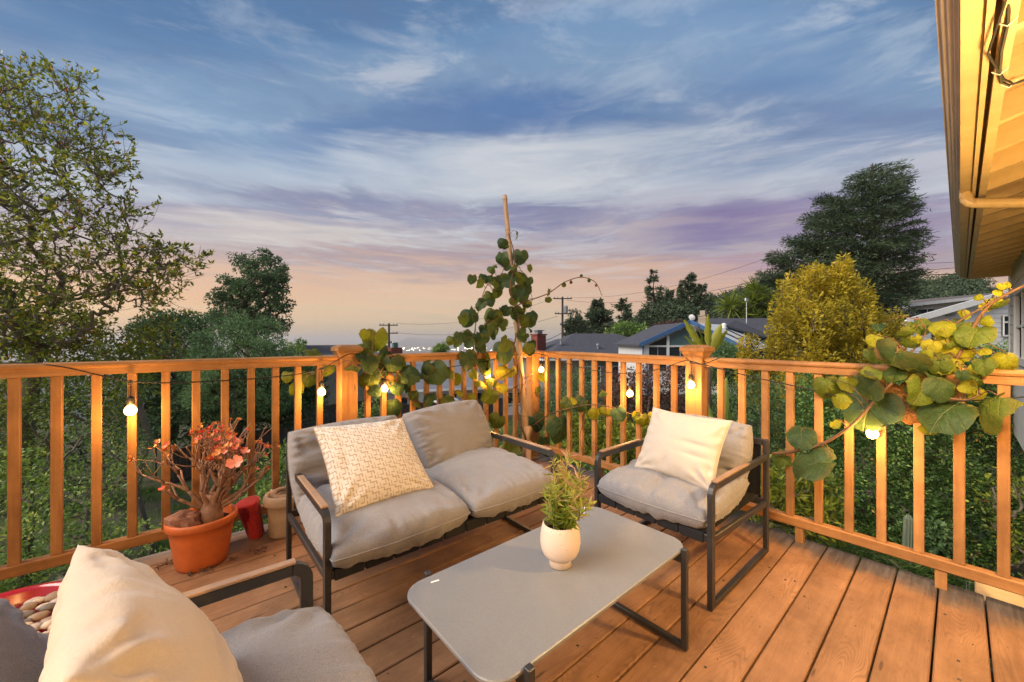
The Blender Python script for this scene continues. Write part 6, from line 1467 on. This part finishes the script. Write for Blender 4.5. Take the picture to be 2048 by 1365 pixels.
for c_ in CC:
    p0_ = Vector((ct.x, ct.y, max(gz_+2, c_[2]-.22*math.hypot(c_[0]-ct.x, c_[1]-ct.y)-.3))); c_ = Vector(c_); d = (c_-p0_); L_ = d.length
    if random.random() < .35: tb_.append(([p0_, p0_.lerp(c_, .5)+Vector((0, 0, .06*L_)), c_], [.05, .03, .01]))
    dn = Vector((d.x, d.y, 0)).normalized(); side_ = Vector((-dn.y, dn.x, 0)); tn_ = random.random()
    for q in range(100):
        u_ = random.uniform(-1, .75); w_ = random.gauss(0, .33)*(1-.5*max(0, u_))
        P_.append(c_+dn*u_*.66+side_*w_*.9+Vector((0, 0, -.16*u_*u_-.18*abs(w_)+random.gauss(0, .04)+.08*u_))); D_.append(dn*1.2+side_*w_*2.0+Vector((0, 0, random.uniform(-.5, .6)))); T_.append(min(1, max(0, tn_*.55+random.uniform(-.05, .45))))
tubes_obj('trunk', tb_, M['bark'], ce, 9, 4, .06)
leaves('crown', np.array(P_), LM['cedar'], ce, .24, .15, tone=np.array(T_), dirs=np.array(D_))
random.seed(41)
# yellow green tree with upright plumes
polyY = [(1520, 730), (1535, 690), (1548, 640), (1556, 595), (1568, 556), (1590, 545), (1615, 520), (1635, 522), (1650, 540), (1668, 540), (1672, 510), (1688, 506), (1700, 535), (1722, 550), (1740, 580), (1758, 595), (1762, 620), (1790, 612), (1800, 640), (1803, 700), (1790, 740), (1700, 830), (1570, 850), (1530, 800)]
yt_ = atd(1650, 900, 9.2); yt_.z = ground_z(yt_.x, yt_.y)-.1
ye = empty('yellow_tree', yt_); tag(ye, 'bright yellow green tree with upright plumes in front of the cedar', 'tree')
TY = crown(polyY, 9.2, 1.3, 330, 80, .5)
pk_ = [(1668, 530), (1688, 508), (1676, 522), (1625, 521), (1610, 532), (1640, 540), (1580, 548), (1565, 560), (1712, 548), (1745, 592), (1552, 600), (1784, 614), (1795, 625), (1770, 622), (1540, 650), (1700, 560), (1655, 560), (1725, 575), (1600, 560)]
TY = np.concatenate([TY]+[np.array([atd(x, y, 9.2+random.uniform(-.5, .4))]) for x, y in pk_]*1)
tb_, nd = skeleton([yt_, yt_+Vector((0, 0, 1.0)), yt_+Vector((.05, 0, 2.0))], TY-np.array([0, 0, .45]), .10, .006, .12)
tb_ += [([t_-np.array([0, 0, .45]), t_-np.array([0, 0, .2]), t_-np.array([0, 0, .02])], [.007, .005, .003]) for t_ in TY]
tubes_obj('trunk', tb_, M['bark'], ye, 7, 4, .03)
n_ = 150; L_ = rng.uniform(.45, .95, (len(TY), 1)); f_ = rng.uniform(0, 1, (len(TY), n_))**.8; an_ = rng.uniform(0, 6.283, (len(TY), n_)); rr_ = .19*np.sin(np.pi*np.clip(f_*.85+.06, 0, 1))**.8*rng.uniform(.35, 1, (len(TY), n_))
P_ = np.repeat(TY, n_, 0)+np.stack([(rr_*np.cos(an_)).ravel(), (rr_*np.sin(an_)).ravel(), (-f_*L_).ravel()], 1)
D_ = np.stack([np.cos(an_).ravel(), np.sin(an_).ravel(), rng.uniform(.1, 1.3, an_.size)], 1)
T_ = np.clip(np.repeat(rng.uniform(0, .55, len(TY)), n_)+(1-f_.ravel())*.32+rng.uniform(-.15, .2, an_.size), 0, 1)
leaves('crown', P_, LM['yellow'], ye, .085, .40, tone=T_, dirs=D_)
tree('yellow_sapling', 'thin yellow leaved sapling in front of the blue house roof', 'tree', (1497, 900), 8.6, [(1478, 740), (1485, 700), (1490, 660), (1496, 644), (1504, 662), (1512, 700), (1530, 740), (1525, 800), (1480, 800)], 8.6, .25, 60, 60, .13, 'yellow', .07, .4, r0=.03, edge=14, flat=1.4)
shrub('bronze_shrub', 'greyish flowering shrub right of the post in front of the blue house', 'shrub', [(1420, 720), (1425, 700), (1450, 692), (1480, 702), (1495, 720), (1500, 760), (1420, 770)], 10, .7, 120, 60, .2, 'podo', .07, edge=30)
shrub('bronze_shrub', 'bronze red leaved shrub behind the balusters left of the right post', 'shrub', [(1215, 745), (1260, 735), (1330, 745), (1375, 720), (1395, 740), (1400, 900), (1215, 900), (1205, 800)], 9.6, .7, 230, 60, .26, 'redshrub', .07, edge=40)
shrub('green_shrub', 'small leaved dark shrub behind the balusters right of the corner', 'shrub', [(1090, 760), (1140, 745), (1210, 750), (1220, 880), (1090, 900)], 10.5, .7, 170, 60, .28, 'podo', .07, edge=40)
shrub('laurel_shrub', 'bright green leafy shrub low behind the balusters between sofa and armchair', 'shrub', [(1060, 890), (1110, 850), (1180, 835), (1300, 850), (1320, 900), (1300, 960), (1200, 960), (1080, 930)], 5.9, .5, 190, 44, .17, 'lime', .075, .38, edge=35)
shrub('garden_shrub', 'dark green undergrowth beneath the laurel seen below the railing', 'shrub', [(1050, 930), (1200, 930), (1330, 960), (1400, 1000), (1300, 1040), (1100, 980)], 5.4, .4, 130, 40, .18, 'hedge', .055, edge=35)
# tall hedge on the right and its neighbours
shrub('tall_hedge', 'tall dark green leafy hedge filling the view behind the right railing', 'hedge', [(1590, 760), (1700, 745), (1850, 730), (2000, 720), (2250, 720), (2300, 1130), (2100, 1140), (1900, 1120), (1700, 1080), (1590, 1060)], 6.6, .45, 1300, 62, .19, 'hedge', .052, .55, edge=60, ns=260)
shrub('grey_green_shrub', 'fine leaved grey green shrub behind the armchair side of the hedge', 'shrub', [(1400, 850), (1440, 790), (1520, 760), (1600, 770), (1640, 850), (1640, 1000), (1500, 980), (1400, 950)], 7.4, .6, 300, 60, .2, 'podo', .055, .3, edge=50, ns=80)
shrub('oak_shoots', 'light green leaved branches rising in front of the white house at right', 'shrub', [(1800, 745), (1820, 715), (1900, 735), (1960, 690), (2020, 690), (2060, 700), (2060, 760), (1800, 790)], 9.5, .4, 130, 34, .18, 'bushgreen', .075, edge=30)
shrub('lime_shrub', 'lime yellow long leaved shrub behind the armchair at the right railing foot', 'shrub', [(1500, 960), (1530, 930), (1600, 925), (1660, 960), (1690, 1010), (1680, 1060), (1620, 1075), (1540, 1060), (1490, 1020)], 4.3, .3, 130, 26, .13, 'lime', .085, .27, edge=40, ns=60)
shrub('ground_plants', 'low green plants and grass tufts below the railing at lower right', 'plant', [(1600, 1090), (1700, 1085), (1850, 1130), (1960, 1150), (1960, 1190), (1850, 1180), (1640, 1120)], 5.0, .4, 150, 40, .14, 'grass', .10, .14, edge=20, ns=20)
shrub('variegated_shrub', 'pale green rosette leaved shrub at the hedge foot beside the cactus', 'shrub', [(1850, 1060), (1870, 1050), (1900, 1080), (1915, 1110), (1880, 1110), (1845, 1090)], 5.4, .2, 60, 26, .10, 'podo', .06, .6, edge=15, ns=20)
shrub('small_leaved_bush', 'thin pale branched bush with yellowing leaves at the right edge by the wire fence', 'shrub', [(1960, 960), (1990, 930), (2060, 940), (2100, 1000), (2100, 1150), (2010, 1140), (1980, 1060)], 4.9, .3, 60, 14, .16, 'magnolia', .055, .6, edge=40, ns=60)
# banana like plants behind the right post
def bop(name, label, base, spec, mat_, tr=None):
    e = empty(name, base); tag(e, label, 'plant', 'bird of paradise plants')
    if tr: MB().tube(tr, .06, 8).build('trunk', M['bark'], e, smooth=True)
    for (px, py, Yd, dx, dy, L_, W_, rot_) in spec:
        b = atd(px, py, Yd); ax = (rgt*dx+Vector((0, 0, dy))).normalized(); sd = (rgt*math.cos(rot_)+fwd*math.sin(rot_)); sd = (sd-ax*sd.dot(ax)).normalized(); nn = ax.cross(sd)
        vs, fs = [], []; n = 12
        for i in range(n+1):
            f = i/n; wd = W_*math.sin(math.pi*min(1, f*.93+.05))**.7*(1-.15*f); c_ = b+ax*L_*f+nn*(.10*L_*f*f)
            for q, (s_, up) in enumerate([(-1, .35), (-.5, .12), (0, 0), (.5, .12), (1, .35)]): vs.append(c_+sd*wd/2*s_+nn*wd*up*.6+nn*.012*math.sin(i*2.3+q))
        for i in range(n):
            for j_ in range(4): a = i*5+j_; fs.append((a, a+1, a+6, a+5))
        o = mesh_np('leaf', vs, fs, mat_, e, smooth=True, tone=[random.uniform(.3, .9)]*len(fs))
    return e
q = atd(1420, 900, 6.8); q.z = ground_z(q.x, q.y)
bop('banana_plant', 'upright paddle leaved plant showing above the right post cap', q, [(1408, 700, 6.8, -.55, 1, .62, .17, .3), (1412, 705, 6.9, -.15, 1, .50, .15, 1.0), (1418, 700, 6.7, .05, 1, .62, .16, .2), (1420, 705, 6.9, .4, 1, .55, .17, -.4), (1415, 710, 6.7, -.8, .8, .5, .15, .6), (1424, 705, 7.0, .65, .8, .5, .15, .2)], LM['bushgreen'] if 0 else LM['lime'], [tuple(q), tuple(atd(1416, 800, 6.8)), tuple(atd(1415, 705, 6.8))])
q2 = atd(1460, 960, 5.6); q2.z = ground_z(q2.x, q2.y)
bop('banana_plant', 'broad green paddle leaves between the first balusters right of the post', q2, [(1446, 860, 5.6, .15, 1, .75, .19, .2), (1470, 880, 5.7, -.1, 1, .65, .16, .8), (1430, 860, 5.8, -.3, 1, .55, .14, .2), (1455, 900, 5.5, .5, .9, .6, .16, -.2)], LM['bushgreen'], [tuple(q2), tuple(atd(1452, 900, 5.6))])
# cactus column
q = atd(1808, 1100, 5.0); q.z = ground_z(q.x, q.y); tp = atd(1817, 1030, 5.0); mb = MB(); n = 20; vs, fs = [], []
cpt = [q, q.lerp(tp, .5), tp-Vector((0, 0, .05)), tp]; crs = [.042, .046, .040, .015]
for i, (p, r_) in enumerate(zip(cpt, crs)):
    for k in range(n): a = 2*math.pi*k/n; rr = r_*(1.18 if k % 2 else .86); vs.append((p.x+rr*math.cos(a), p.y+rr*math.sin(a), p.z))
fs = [(i*n+k, i*n+(k+1) % n, (i+1)*n+(k+1) % n, (i+1)*n+k) for i in range(3) for k in range(n)]+[tuple(3*n+k for k in range(n))]
mb.add(vs, fs); tag(mb.build('cactus', mat('pale cactus', (.16, .19, .13), .7, var=.2, vscale=30)), 'pale ribbed column cactus standing before the hedge at lower right', 'cactus')
# wire mesh guard at right edge
wm = MB(); c_ = atd(2010, 1100, 4.3); g = ground_z(c_.x, c_.y); Rr = .28
for k in range(22): a = 2*math.pi*k/22; wm.tube([(c_.x+Rr*math.cos(a), c_.y+Rr*math.sin(a), g), (c_.x+Rr*math.cos(a)*1.03, c_.y+Rr*math.sin(a), g+1.25)], .0022, 3, cap=False)
for j_ in range(13): wm.tube([(c_.x+Rr*math.cos(2*math.pi*k/22), c_.y+Rr*math.sin(2*math.pi*k/22), g+.1*j_) for k in range(23)], .0022, 3, cap=False)
tag(wm.build('wire_cage', M['steel']), 'cylinder of thin wire mesh standing by the hedge at the right edge', 'wire mesh')
# hillside undergrowth behind everything to close gaps between the houses
shrub('dark_thicket', 'dark thicket behind the balusters between the houses and the hedge', 'shrub', [(1380, 760), (1480, 730), (1620, 760), (1700, 790), (1700, 1000), (1380, 960)], 10.8, .6, 260, 50, .3, 'darkgreen', .1, edge=40, ns=60)
shrub('dark_thicket', 'dark thicket low at the centre behind the corner posts', 'shrub', [(1020, 800), (1120, 790), (1240, 800), (1400, 860), (1400, 960), (1020, 930)], 12, .6, 170, 50, .32, 'darkgreen', .1, edge=40, ns=60)

shrub('dark_thicket', 'dark thicket behind the left balusters filling the view under the big tree', 'shrub', [(-300, 670), (120, 660), (300, 700), (330, 800), (280, 900), (100, 980), (-300, 1000)], 11, .7, 340, 50, .34, 'darkgreen', .1, edge=60, ns=60)
# ------------------------------------------------------------------ haze
hm = bpy.data.materials.new('haze'); hm.use_nodes = True; t = NT(hm.node_tree); t.n.remove(t.n['Principled BSDF'])
pv = t.new('ShaderNodeVolumePrincipled'); pv.inputs['Color'].default_value = (.95, .91, .88, 1); pv.inputs['Density'].default_value = .0002; pv.inputs['Anisotropy'].default_value = .2
t.l.new(pv.outputs[0], t.n['Material Output'].inputs['Volume'])
HAZE = 1
if HAZE:
    ho = hv.build('haze', hm); ho['kind'] = 'stuff'
